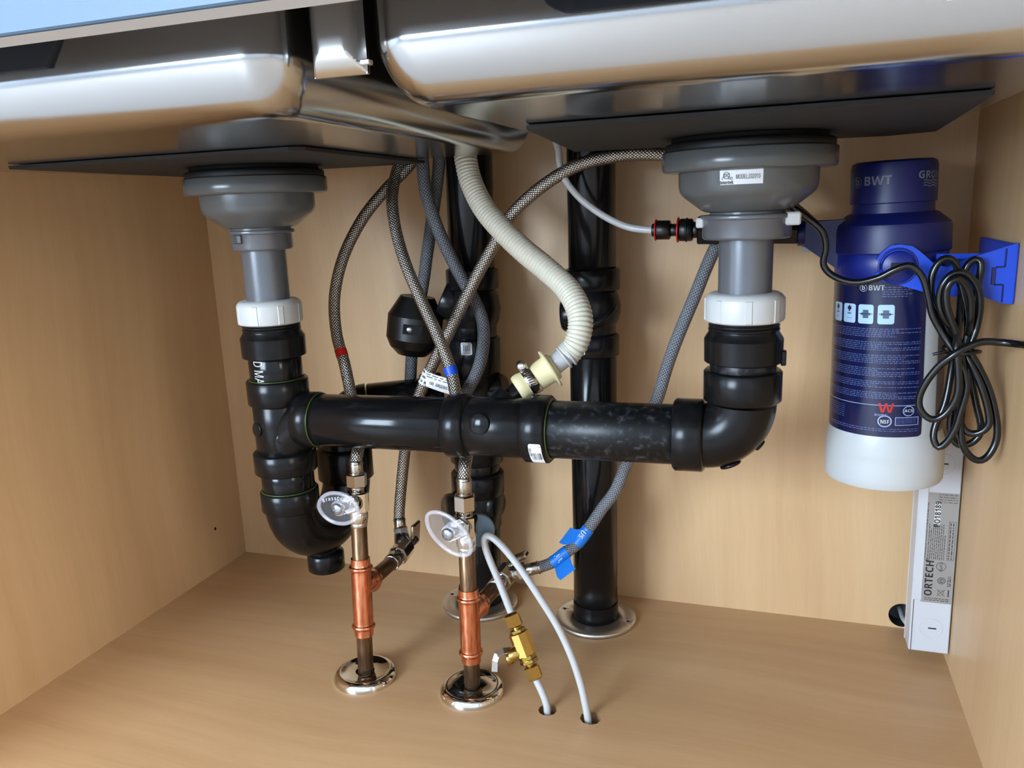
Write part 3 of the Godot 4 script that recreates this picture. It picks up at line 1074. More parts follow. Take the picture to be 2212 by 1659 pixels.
# ------------------------------------------------------------------ strainers, tailpieces, slip nuts
func strainers():
	for k in 2:
		var x := 0.2372 if k == 0 else 0.6732
		var z := 0.22
		var o := Vector3(x, 0, z)
		var xf := Transform3D(Basis(), o)
		var side := "left" if k == 0 else "right"
		var t := thing("sink_strainer", ["grey plastic sink strainer without a sticker, under the bowl nearer the plain side panel", "grey plastic sink strainer with a white printed sticker, beside the blue filter"][k], "strainer", Vector3(x, 0.47, z), "strainers under the two bowls")
		var st := mb()
		lathe(st, bev([Vector2(0, 0.4925), Vector2(0.0618, 0.4925), Vector2(0.0618, 0.4990), Vector2(0.057, 0.4996), Vector2(0.057, 0.5036), Vector2(0, 0.5036)], 0.001), xf, 72)
		obj("gasket", st, M.rubber, t)
		st = mb()
		lathe(st, bev([Vector2(0, 0.4785), Vector2(0.0622, 0.4785), Vector2(0.0638, 0.4805), Vector2(0.0638, 0.4932), Vector2(0, 0.4932)], 0.0008), xf, 72)
		obj("flange_nut", st, M.grey_plastic, t)
		st = mb()
		var p := [Vector2(0, 0.446), Vector2(0.0275, 0.446), Vector2(0.0275, 0.4485), Vector2(0.0302, 0.4485)]
		for q in [[0.0335, 0.4498], [0.0470, 0.4600], [0.0492, 0.4622], [0.0505, 0.4648], [0.0511, 0.4685], [0.0514, 0.4795], [0.0, 0.4795]]:
			p.append(Vector2(q[0], q[1]))
		lathe(st, p, xf, 72, 32.0)
		obj("body", st, M.grey_plastic, t)
		if k == 1:
			var sa := -0.045
			st = mb()
			patch(st, xf, 0.0511, 0.0517, sa - 0.29, sa + 0.29, 0.4680, 0.4780)
			var stick := obj("sticker", st, M.sticker, t)
			st = mb()
			text_cyl(st, "MODEL:202010", 0.0029, xf, 0.0518, sa + 0.090, 0.4731, 0.0, false, 0.60)
			text_cyl(st, "ITC", 0.0018, xf, 0.0518, sa - 0.195, 0.4743, 0.0, true, 0.8)
			text_cyl(st, "c", 0.0012, xf, 0.0518, sa - 0.25, 0.4725)
			text_cyl(st, "us", 0.0009, xf, 0.0518, sa - 0.137, 0.4725)
			text_cyl(st, "Intertek", 0.0010, xf, 0.0518, sa - 0.195, 0.4695, 0.0, true, 0.75)
			ring_cyl(st, xf, 0.0518, sa - 0.195, 0.4743, 0.0021, 0.00245)
			obj("lettering", st, M.ink, stick)
		# tailpiece
		var rr := 0.0278 if k == 0 else 0.0332
		var lip := 0.0302 if k == 0 else 0.0350
		t = thing("tailpiece", ["grey plastic tailpiece with a notched coupling collar, dropping from the plain strainer", "grey plastic tailpiece with a clip lug on its collar, under the stickered strainer"][k], "pipe", Vector3(x, 0.38, z), "grey tailpieces under the strainers")
		st = mb()
		lathe(st, [Vector2(0.017, 0.374), Vector2(0.0204, 0.374), Vector2(0.0204, 0.432), Vector2(0.017, 0.432)], xf, 56)
		obj("tube", st, M.grey_pipe, t)
		st = mb()
		lathe(st, bev([Vector2(0.0204, 0.4280), Vector2(rr - 0.0014, 0.4280), Vector2(rr, 0.4300), Vector2(rr, 0.4432), Vector2(lip, 0.4432), Vector2(lip, 0.4465), Vector2(0.02, 0.4472)], 0.0005), xf, 64)
		obj("collar", st, M.grey_pipe, t)
		st = mb()
		if k == 0:
			box(st, Vector3(0.0085, 0.008, 0.003), frame(o + Vector3(-0.0065, 0.4392, rr - 0.0004), Vector3.UP), 0.0003)
			obj("notch", st, M.rubber, t)
			st = mb()
			box(st, Vector3(0.0042, 0.0066, 0.0032), frame(o + Vector3(-0.0042, 0.4392, rr + 0.0002), Vector3.UP), 0.0004)
			obj("latch", st, M.grey_plastic, t)
		else:
			box(st, Vector3(0.011, 0.0095, 0.008), Transform3D(Basis(Vector3.UP, 0.15), o + Vector3(0.0332, 0.4424, 0.014)), 0.0012)
			obj("clip_lug", st, M.white_plastic, t)
			st = mb()
			box(st, Vector3(0.006, 0.0075, 0.006), Transform3D(Basis(), o + Vector3(-0.0338, 0.4410, 0.010)), 0.001)
			obj("clip_lug", st, M.white_plastic, t)
		# slip nut
		var ny := 0.3590 if k == 0 else 0.3643
		t = thing("slip_nut", ["white plastic slip nut on the pipe below the plain strainer", "white plastic slip nut on the pipe below the stickered strainer"][k], "nut", Vector3(x, ny, z), "white slip nuts")
		st = mb()
		lathe(st, bev([Vector2(0.0206, 0), Vector2(0.0295, 0), Vector2(0.0303, 0.0025), Vector2(0.0303, 0.0185), Vector2(0.0270, 0.0222), Vector2(0.0206, 0.0228)], 0.0012), Transform3D(Basis(), Vector3(x, ny, z)), 60)
		obj("nut_body", st, M.white_plastic, t)
		for q in 8:
			var a := TAU * q / 8 + 0.15
			st = mb()
			box(st, Vector3(0.0062, 0.0180, 0.0020), Transform3D(Basis(Vector3.UP, a), Vector3(x, ny + 0.0098, z) + Vector3(sin(a), 0, cos(a)) * 0.0297), 0.0009)
			obj("grip", st, M.white_plastic, t)

# ------------------------------------------------------------------ black drain pipework glued into one piece
func socket(parent, called, a: Vector3, b: Vector3, r: float, m = null, bevel := 0.0014):
	var st := mb()
	cyl(st, a, b, r, bevel, 56)
	return obj(called, st, m if m else M.abs_fitting, parent)

func bead(parent, at: Vector3, dir: Vector3, R: float, r := 0.0008):
	var st := mb()
	ring(st, frame(at, dir), R, r, 48, 8)
	obj("cement_bead", st, M.cement, parent)

func arc(c: Vector3, u: Vector3, v: Vector3, r: float, a0: float, a1: float, n := 18) -> Array:
	var out := []
	for i in n + 1:
		var a := lerpf(a0, a1, float(i) / n)
		out.append(c + (u * cos(a) + v * sin(a)) * r)
	return out

func drain():
	var t := thing("drain_manifold", "black glossy drain pipework crossing between both sink outlets, with a trap bend", "drain pipe", Vector3(0.2375, 0.085, 0.18))
	var z := 0.22
	var L := Vector3(0.2374, 0, z)
	var Rr := Vector3(0.6731, 0, z)
	var yl := func(v: float) -> Vector3: return L + Vector3(0, 0.46 + (v - 0.46) * 0.963, 0)   # measured on the near side
	var yr := func(v: float) -> Vector3: return Rr + Vector3(0, 0.46 + (v - 0.46) * 0.955, 0)
	var st
	# adapters under the slip nuts
	for k in 2:
		var o: Vector3 = L if k == 0 else Rr
		var dy := 0.0046 if k == 0 else 0.0095
		st = mb()
		var xf := Transform3D(Basis(), o + Vector3(0, dy, 0))
		lathe(st, [Vector2(0, 0.3225), Vector2(0.0294, 0.3225), Vector2(0.0302, 0.3232), Vector2(0.0304, 0.341), Vector2(0.0294, 0.3428), Vector2(0.0272, 0.3462), Vector2(0.0268, 0.3478), Vector2(0.0274, 0.3485), Vector2(0.0274, 0.3495), Vector2(0.0265, 0.3505), Vector2(0.0272, 0.3515), Vector2(0.0272, 0.3525), Vector2(0.0262, 0.3535), Vector2(0.0262, 0.358), Vector2(0, 0.358)], xf, 60, 28.0)
		obj("trap_adapter", st, M.abs_fitting, t)
	st = mb()
	box(st, Vector3(0.004, 0.012, 0.006), Transform3D(Basis(), Rr + Vector3(0.0305, 0.336, 0.004)), 0.0008)
	obj("adapter_rib", st, M.abs_fitting, t)
	# left leg
	var nip = socket(t, "pipe", yl.call(0.29), yl.call(0.325), 0.0252, M.abs)
	st = mb()
	text_cyl(st, "D MA", 0.0100, Transform3D(Basis(), L), 0.02535, -0.10, 0.3152, -PI / 2, false, 0.66)
	obj("lettering", st, M.print_white, nip)
	socket(t, "tee_socket", yl.call(0.2735), yl.call(0.2988), 0.0295)
	bead(t, yl.call(0.2990), Vector3.UP, 0.0258)
	st = mb()
	cyl(st, L + Vector3(0, 0.228, 0), L + Vector3(0, 0.285, 0), 0.0262, 0.0004, 56)
	var sw := arc(Vector3(0.2765, 0.2265, z), Vector3(-1, 0, 0), Vector3(0, 1, 0), 0.0378, 0.15, PI / 2, 14)
	tube(st, sw, 0.0250, 40, 0.003, 0.0, 0.004, false)
	var tee := obj("tee_body", st, M.abs_fitting, t)
	st = mb()
	cyl(st, L + Vector3(-0.011, 0.2585, 0.0222), L + Vector3(-0.0122, 0.2587, 0.0248), 0.0072, 0.0004, 32)
	cyl(st, L + Vector3(0.0125, 0.2500, 0.0222), L + Vector3(0.0136, 0.2502, 0.0246), 0.0048, 0.0004, 5)
	obj("moulding_mark", st, M.abs_fitting, tee)
	socket(t, "tee_socket", Vector3(0.262, 0.2645, z), Vector3(0.2815, 0.2647, z), 0.0272)
	bead(t, Vector3(0.2815, 0.2647, z), Vector3.RIGHT, 0.0258)
	socket(t, "tee_socket", yl.call(0.2010), yl.call(0.2236), 0.0304)
	socket(t, "pipe", yl.call(0.175) + Vector3(0.0005, 0, 0), yl.call(0.205) + Vector3(0.0005, 0, 0), 0.0256, M.abs)
	bead(t, yl.call(0.1822) + Vector3(0.0008, 0, 0), Vector3.UP, 0.0262)
	# crossbar
	var A := Vector3(0.27, 0.2645, z)
	var B := Vector3(0.64, 0.2688, z)
	var d := (B - A).normalized()
	var on := func(x: float) -> Vector3: return A + d * ((x - A.x) / d.x)
	socket(t, "pipe", A, on.call(0.425), 0.0252, M.abs)
	socket(t, "pipe", on.call(0.50), B, 0.0252, M.abs_dusty)
	socket(t, "wye_socket", on.call(0.4165), on.call(0.4385), 0.0290, null, 0.0022)
	var wb = socket(t, "wye_body", on.call(0.436), on.call(0.494), 0.0266)
	st = mb()
	var f0: Vector3 = on.call(0.4555) + Vector3(0, 0.006, 0)
	cyl(st, f0 + Vector3(0, 0.003, 0.0235), f0 + Vector3(0, 0.0037, 0.0268), 0.0095, 0.0005, 40)
	obj("moulding_mark", st, M.abs, wb)
	var rs = socket(t, "wye_socket", on.call(0.4905), on.call(0.5140), 0.0300, null, 0.0022)
	bead(t, on.call(0.5142), d, 0.0260, 0.0012)
	# barcode sticker on the socket: local Y of the frame runs along the pipe
	var fx := frame(on.call(0.4925), d, Vector3(0, 0, 1))
	st = mb()
	patch(st, fx, 0.0303, 0.0303, 0.17, 1.05, 0.0078, 0.0192, 0.002, 20)
	var stick := obj("sticker", st, M.barcode, rs)
	st = mb()
	text_cyl(st, "457199", 0.0021, fx, 0.03045, 0.46, 0.0094, PI, true, 0.9)
	text_cyl(st, "66049", 0.0019, fx, 0.03045, 0.60, 0.0178, PI, false, 0.9)
	text_cyl(st, "8", 0.0019, fx, 0.03045, 0.25, 0.0182, PI, false, 0.9)
	obj("lettering", st, M.ink, stick)
	st = mb()   # the barb of the dishwasher branch
	cyl(st, Vector3(0.449, 0.2680, 0.2185), Vector3(0.4702, 0.2931, 0.2040), 0.0125, 0.0012, 32)
	cyl(st, Vector3(0.4600, 0.2810, 0.2110), Vector3(0.4850, 0.3025, 0.1965), 0.0090, 0.0012, 32)
	obj("branch_barb", st, M.abs_fitting, t)
	# right elbow
	socket(t, "elbow_socket", on.call(0.6195), on.call(0.6445), 0.0302, null, 0.0018)
	st = mb()
	var ec := Vector3(0.6731 - 0.0290, 0.2690 + 0.0290, z)
	var ep := [Vector3(0.640, 0.2690, z)]
	ep.append_array(arc(ec, Vector3(0, -1, 0), Vector3(1, 0, 0), 0.0290, 0.0, PI / 2, 22))
	tube(st, ep, 0.0268, 48, 0.003, 0.0, 0.004, false)
	var el := obj("elbow_bend", st, M.abs_fitting, t)
	st = mb()
	for e in [[Vector3(0.38, -0.925, 0.05), 0.0088], [Vector3(0.78, -0.625, 0.0), 0.0052]]:
		var m: Vector3 = e[0].normalized()
		cyl(st, ec + m * 0.0545, ec + m * 0.0572, e[1], 0.0006, 32)
	obj("moulding_mark", st, M.abs_fitting, el)
	socket(t, "elbow_socket", yr.call(0.2925), yr.call(0.3190), 0.0304)
	socket(t, "pipe", yr.call(0.31), yr.call(0.33), 0.0257, M.abs_dusty)
	# trap: down the left leg, round the U bend towards the back and up
	var p1 := Vector3(0.2382, 0.1760, 0.22)
	var p2 := Vector3(0.2500, 0.1760, 0.130)
	var h := (p2 - p1) * 0.5
	socket(t, "trap_socket", Vector3(0.2382, 0.1710, 0.22), Vector3(0.2382, 0.1921, 0.22), 0.0285)
	st = mb()
	tube(st, arc(p1 + h, -h.normalized(), Vector3.DOWN, h.length(), 0.0, PI, 34), 0.0258, 48, 0.003, 0.0, 0.004, false)
	obj("trap_bend", st, M.abs_fitting, t)
	st = mb()
	var cb := Vector3(0.2440, 0, 0.176)
	cyl(st, cb + Vector3(0, 0.100, 0), cb + Vector3(0, 0.122, 0), 0.0150, 0.0008, 40)
	cyl(st, cb + Vector3(0, 0.0850, 0), cb + Vector3(0, 0.1050, 0), 0.0195, 0.0014, 48)
	obj("cleanout_cap", st, M.abs_fitting, t)
	socket(t, "trap_socket", p2 + Vector3(0, -0.004, 0), p2 + Vector3(0, 0.0340, 0), 0.0302, null, 0.003)
	st = mb()
	var up := [p2 + Vector3(0, 0.02, 0), p2 + Vector3(0, 0.043, 0)]
	var dir := (Vector3(0.372, 0.252, 0.066) - Vector3(0.250, 0.2475, 0.130)).normalized()
	var ec2 := p2 + Vector3(0, 0.0445, 0) + dir * 0.03
	up.append_array(arc(ec2, -dir, Vector3.UP, 0.03, 0.0, PI / 2, 12))
	tube(st, up, 0.0258, 44, 0.003, 0.0, 0.004, false)
	obj("trap_elbow", st, M.abs_fitting, t)
	var e1: Vector3 = up[-1]
	socket(t, "trap_arm", e1, e1 + dir * 0.066, 0.0252, M.abs)
	socket(t, "trap_socket", e1 + dir * 0.058, e1 + dir * 0.082, 0.0295)

# ------------------------------------------------------------------ stacks and their floor plates
func stacks():
	var st
	# the one nearer the middle, with the trap arm let into it
	var lo := Vector3(0.3735, 0.0, 0.0575)
	var hi := Vector3(0.3900, 0.74, 0.0555)
	var d := (hi - lo).normalized()
	var at := func(y: float) -> Vector3: return lo + d * ((y if y < 0.05 else 0.46 + (y - 0.46) * 0.971) / d.y)
	var t := thing("drain_stack", "black vertical drain stack behind the hoses, with several couplings and a side hub", "drain pipe", lo, "upright black stacks")
	socket(t, "pipe", at.call(0.006), at.call(0.10), 0.0245, M.abs)
	socket(t, "tee_body", at.call(0.088), at.call(0.135), 0.0262)
	socket(t, "coupling", at.call(0.1290), at.call(0.1565), 0.0302, null, 0.002)
	socket(t, "pipe", at.call(0.152), at.call(0.172), 0.0258, M.abs)
	socket(t, "coupling", at.call(0.1685), at.call(0.2150), 0.0300, null, 0.002)
	socket(t, "tee_body", at.call(0.21), at.call(0.2955), 0.0268)
	var c = socket(t, "coupling", at.call(0.2720), at.call(0.3160), 0.0288)
	socket(t, "offset_body", at.call(0.310), at.call(0.345), 0.0255)
	socket(t, "pipe", at.call(0.36), at.call(0.735), 0.0248, M.abs)
	socket(t, "coupling", at.call(0.3705), at.call(0.3925), 0.0285)
	st = mb()
	lathe(st, [Vector2(0, 0.325), Vector2(0.024, 0.326), Vector2(0.0285, 0.336), Vector2(0.0305, 0.348), Vector2(0.0285, 0.362), Vector2(0.0245, 0.3715), Vector2(0, 0.372)], Transform3D(Basis(), at.call(0.348) - Vector3(0, 0.348, 0)), 40)
	obj("offset_body", st, M.abs_fitting, t)
	var fr := frame(at.call(0.346), Vector3(-0.9, 0.45, 0.35))
	st = mb()
	lathe(st, bev([Vector2(0, 0.012), Vector2(0.0215, 0.012), Vector2(0.0215, 0.0375), Vector2(0.0165, 0.0375), Vector2(0.0165, 0.030), Vector2(0, 0.030)], 0.001), fr, 40)
	obj("side_hub", st, M.abs_fitting, t)
	fr = frame(at.call(0.109), Vector3(-0.7, 0.0, 0.72))
	st = mb()
	lathe(st, bev([Vector2(0, 0.012), Vector2(0.0240, 0.012), Vector2(0.0240, 0.038), Vector2(0, 0.038)], 0.0025), fr, 44)
	obj("side_hub", st, M.abs_fitting, t)
	fr = frame(at.call(0.118), Vector3(0.97, 0.0, 0.2))
	st = mb()
	lathe(st, bev([Vector2(0, 0.012), Vector2(0.0165, 0.012), Vector2(0.0165, 0.0285), Vector2(0, 0.0285)], 0.0025), fr, 36)
	obj("side_hub", st, M.abs_fitting, t)
	fr = frame(at.call(0.253), Vector3(0.99, 0.1, 0.0))
	st = mb()
	lathe(st, bev([Vector2(0, 0.01), Vector2(0.017, 0.01), Vector2(0.017, 0.036), Vector2(0, 0.036)], 0.003), fr, 36)
	obj("side_hub", st, M.abs_fitting, t)
	barcode_on(c, Transform3D(Basis(), at.call(0.30) - Vector3(0, 0.30, 0)), 0.0290, -0.13, 0.30, 0.3003, 0.3140)
	st = mb()
	lathe(st, [Vector2(0.0, 0.0055), Vector2(0.0258, 0.0055), Vector2(0.0255, 0.022), Vector2(0.0, 0.022)], Transform3D(Basis(), lo), 44)
	obj("floor_sleeve", st, M.abs_fitting, t)
	# the one nearer the filter
	lo = Vector3(0.5136, 0.0, 0.0615)
	hi = Vector3(0.5175, 0.74, 0.0585)
	var d2 := (hi - lo).normalized()
	var lo2 := lo
	var at2 := func(y: float) -> Vector3: return lo2 + d2 * ((y if y < 0.05 else 0.46 + (y - 0.46) * 0.971) / d2.y)
	t = thing("vent_stack", "black vertical stack rising behind the pale corrugated hose, plain and shiny below its fitting", "drain pipe", lo, "upright black stacks")
	socket(t, "pipe", at2.call(0.006), at2.call(0.31), 0.0244, M.abs)
	socket(t, "pipe", at2.call(0.37), at2.call(0.735), 0.0244, M.abs)
	c = socket(t, "coupling", at2.call(0.2990), at2.call(0.3215), 0.0272)
	barcode_on(c, Transform3D(Basis(), at2.call(0.31) - Vector3(0, 0.31, 0)), 0.0274, -0.62, -0.08, 0.3035, 0.3175)
	socket(t, "coupling", at2.call(0.3690), at2.call(0.3915), 0.0284)
	socket(t, "fitting_neck", at2.call(0.317), at2.call(0.375), 0.0240)
	st = mb()
	lathe(st, [Vector2(0, 0.331), Vector2(0.0235, 0.3315), Vector2(0.0268, 0.337), Vector2(0.0288, 0.345), Vector2(0.0292, 0.3525), Vector2(0.0272, 0.362), Vector2(0.024, 0.368), Vector2(0, 0.3685)], Transform3D(Basis(), at2.call(0.35) - Vector3(0, 0.35, 0)), 48)
	obj("fitting_bulge", st, M.abs_fitting, t)
	st = mb()
	var rx := frame(at2.call(0.3435) + Vector3(0.001, 0, 0.0035), Vector3(-0.45, 0.95, 0.40))
	ring(st, rx, 0.0262, 0.0032, 48, 10)
	obj("fitting_rim", st, M.abs_fitting, t)
	fr = frame(at2.call(0.344), Vector3(-0.85, -0.05, 0.1))
	st = mb()
	lathe(st, bev([Vector2(0, 0.012), Vector2(0.0170, 0.012), Vector2(0.0170, 0.0325), Vector2(0, 0.0325)], 0.0025), fr, 36)
	obj("side_hub", st, M.abs_fitting, t)
	st = mb()
	lathe(st, [Vector2(0.0, 0.0055), Vector2(0.0253, 0.0055), Vector2(0.0249, 0.0235), Vector2(0.0, 0.0235)], Transform3D(Basis(), lo), 44)
	obj("floor_sleeve", st, M.abs_fitting, t)
	plate(Vector3(0.3735, 0, 0.0605), 0.0445, "round brushed steel split floor plate under the drain stack, behind the copper riser")
	plate(Vector3(0.5136, 0, 0.0615), 0.0447, "round brushed steel split floor plate with screw holes, under the plain shiny stack")

func barcode_on(parent, xf: Transform3D, R: float, a0: float, a1: float, h0: float, h1: float):
	var st := mb()
	patch(st, xf, R, R, a0, a1, h0, h1, 0.002, 14)
	obj("sticker", st, M.sticker, parent)
	st = mb()
	var rng := RandomNumberGenerator.new()
	rng.seed = 9
	var a := a0 + (a1 - a0) * 0.22
	while a < a0 + (a1 - a0) * 0.82:
		var w := rng.randf_range(0.00025, 0.0008) / R
		patch(st, xf, R + 0.0001, R + 0.0001, a, a + w, h0 + (h1 - h0) * 0.3, h0 + (h1 - h0) * 0.78, 0.0, 1)
		a += w + 0.0006 / R
	text_cyl(st, "457199", 0.0014, xf, R + 0.0001, (a0 + a1) * 0.5, h0 + (h1 - h0) * 0.88)
	text_cyl(st, "66049", 0.0014, xf, R + 0.0001, (a0 + a1) * 0.5, h0 + (h1 - h0) * 0.17)
	obj("lettering", st, M.ink, parent.get_child(parent.get_child_count() - 1))

func plate(o: Vector3, R: float, label: String):
	var t := thing("floor_plate", label, "floor plate", o, "split steel floor plates")
	for s in [-1.0, 1.0]:
		var c := CSGCombiner3D.new()
		c.name = "plate_half"
		var p := CSGPolygon3D.new()
		p.polygon = PackedVector2Array([Vector2(0.0262, 0), Vector2(R, 0), Vector2(R, 0.0034), Vector2(R - 0.0012, 0.0050), Vector2(0.0262, 0.0050)])
		p.mode = CSGPolygon3D.MODE_SPIN
		p.spin_degrees = 360.0
		p.spin_sides = 72
		p.smooth_faces = true
		p.material = M.plate_steel
		c.add_child(p, true)
		var cut = csg_box(c, Vector3(0.1, 0.02, 0.1), Vector3(0, 0, -s * 0.0499), M.plate_steel, 2)
		cut.name = "cut"
		csg_hole(c, 0.0019, 0.03, Vector3(-s * 0.0372, 0, s * 0.0062), Vector3.ZERO, M.dark, 14)
		t.add_child(c, true)
		c.rotation.y = -0.3
		c.position = Vector3(0, 0.0001, 0)

# ------------------------------------------------------------------ copper risers
func risers():
	var spec := [
		{"lo": Vector3(0.3135, 0, 0.2305), "hi": Vector3(0.3115, 0.19, 0.2140), "tee": [0.044, 0.1240], "top": 0.1605, "br": 0.0925, "to": Vector3(0.3130, 0.0905, 0.146), "esc": "round chrome escutcheon with a wood-coloured reflection, at the riser nearer the trap", "lab": "copper riser with a tee, nearer the black trap bend"},
		{"lo": Vector3(0.4276, 0, 0.2263), "hi": Vector3(0.4283, 0.19, 0.2220), "tee": [0.032, 0.1075], "top": 0.1500, "br": 0.0800, "to": Vector3(0.4345, 0.0815, 0.160), "esc": "round chrome escutcheon with a black reflection, at the riser beside the brass valve", "lab": "copper riser with a tee, right beside the small brass valve"},
	]
	for s in spec:
		var lo: Vector3 = s.lo
		var d: Vector3 = (s.hi - lo).normalized()
		var at := func(y: float) -> Vector3: return lo + d * (y / d.y)
		var t := thing("copper_riser", s.lab, "copper pipe", lo, "copper risers")
		var st := mb()
		cyl(st, at.call(-0.01), at.call(s.top), 0.0079, 0.0003, 36)
		obj("pipe", st, M.copper_aged, t)
		st = mb()
		ring(st, frame(at.call(0.0085), d), 0.0079, 0.0004, 32, 6)
		obj("pipe_mark", st, M.rubber, t)
		st = mb()
		var y0: float = s.tee[0]
		var y1: float = s.tee[1]
		var H := (y1 - y0) / d.y
		var p := [Vector2(0.0081, 0.0), Vector2(0.0094, 0.0), Vector2(0.0096, 0.006), Vector2(0.0099, 0.0075)]
		for k in 9:
			var a := PI * k / 8.0
			p.append(Vector2(0.0100 + 0.0018 * sin(a), 0.0098 - 0.0022 * cos(a)))
		p.append_array([Vector2(0.0098, 0.0135), Vector2(0.0100, 0.016)])
		var q := p.duplicate()
		q.reverse()
		for v in q:
			p.append(Vector2(v.x, H - v.y))
		lathe(st, p, frame(at.call(y0), d), 44, 60.0)
		var tee := obj("press_tee", st, M.copper, t)
		var b0: Vector3 = at.call(s.br)
		var bd: Vector3 = (s.to - b0).normalized()
		st = mb()
		lathe(st, [Vector2(0.0, 0.0), Vector2(0.0104, 0.0), Vector2(0.0100, 0.012), Vector2(0.0101, 0.0145), Vector2(0.0117, 0.0165), Vector2(0.0118, 0.0185), Vector2(0.0100, 0.0205), Vector2(0.0096, 0.0215), Vector2(0.0095, 0.0262), Vector2(0.0, 0.0262)], frame(b0, bd), 40, 60.0)
		# web under the branch, as the fitting is drawn out of the tube
		tube(st, arc(b0 + Vector3(0, -0.0135, 0) + bd * 0.014, -bd, Vector3.UP, 0.0135, 0.2, 1.5, 8), 0.0075, 20, 0.003, 0.0, 0.004, false)
		obj("tee_branch", st, M.copper, tee)
		st = mb()
		cyl(st, b0 + bd * 0.015, s.to, 0.0078, 0.0003, 32)
		obj("branch_pipe", st, M.copper_aged, t)
		st = mb()
		cyl(st, s.to - bd * 0.0115, s.to - bd * 0.0085, 0.00835, 0.0004, 32)
		obj("solder_ring", st, M.solder, t)
		t = thing("escutcheon", s.esc, "escutcheon", Vector3(lo.x, 0, lo.z), "chrome floor escutcheons")
		st = mb()
		var e := [Vector2(0.0095, 0.0052), Vector2(0.0095, 0.0067), Vector2(0.0232, 0.0072)]
		for k in 11:
			var a := PI / 2 - (PI / 2 + 0.1) * k / 10.0
			e.append(Vector2(0.0244 + 0.0072 * cos(a), 0.0006 + 0.0078 * sin(a)))
		e.append(Vector2(0.0313, 0.0))
		e.reverse()
		lathe(st, e, Transform3D(Basis(), Vector3(lo.x, 0, lo.z + 0.001)), 72, 60.0)
		obj("shell", st, M.chrome, t)

# ------------------------------------------------------------------ shut-off valves
func lens_poly(a: float, b: float, n := 18) -> PackedVector2Array:
	# pointed oval: two shallow arcs with eased tips
	var p := PackedVector2Array()
	for i in 4 * n:
		var t := TAU * i / (4 * n)
		var c := cos(t)
		var s := sin(t)
		p.append(Vector2(a * signf(c) * pow(absf(c), 0.92), b * signf(s) * pow(absf(s), 1.18)))
	return p

func handle(t, hub: Vector3, n: Vector3, a: float, b: float, tilt: float, mark: bool):
	var x := Vector3(1, 0, 0)
	x = (x - n * n.dot(x)).normalized()
	var y := n.cross(x)
	var bs := Basis(x, y, n) * Basis(Vector3(0, 0, 1), tilt)
	var xf := Transform3D(bs, hub)
	var st := mb()
	extr(st, lens_poly(a * 0.93, b * 0.90), 0.0022, xf * Transform3D(Basis(), Vector3(0, 0, -0.0010)), 40.0)
	var h := obj("handle", st, M.clear, t)
	st = mb()
	var lp := lens_poly(a, b)
	var pts := []
	for p in lp:
		pts.append(xf * Vector3(p.x, p.y, 0.0008))
	pts.append(pts[0])
	tube(st, pts, 0.0019, 10, 0.003, 0.0, 0.004, false)
	obj("handle_rim", st, M.clear_rim, h)
	st = mb()
	lathe(st, [Vector2(0.0, -0.013), Vector2(0.0082, -0.013), Vector2(0.0078, 0.0005), Vector2(0.0070, 0.0022), Vector2(0, 0.0022)], Transform3D(bs * Basis(Vector3(1, 0, 0), PI / 2), hub), 28)
	obj("handle_hub", st, M.clear_rim, h)
	st = mb()
	lathe(st, [Vector2(0, 0.002), Vector2(0.0058, 0.002), Vector2(0.0057, 0.0038), Vector2(0.0044, 0.0052), Vector2(0.0, 0.0058)], Transform3D(bs * Basis(Vector3(1, 0, 0), PI / 2), hub), 28)
	var sc := obj("screw", st, M.screw, t)
	st = mb()
	for k in 2:
		box(st, Vector3(0.0048, 0.0010, 0.0008), xf * Transform3D(Basis(Vector3(0, 0, 1), k * PI / 2 + 0.2), Vector3(0, 0, 0.0056)), 0.0001)
	obj("screw_slot", st, M.grey_blue, sc)
	if mark:
		st = mb()
		var word := "BrassCraft"
		for i in word.length():
			var u := (i - 4.5) * 0.0034
			text_flat(st, word[i], 0.0036, xf * Transform3D(Basis(Vector3(0, 0, 1), -u * 12.0), Vector3(u, 0.0098 - u * u * 14.0, 0.0016)), true)
		obj("lettering", st, M.print_white, h)

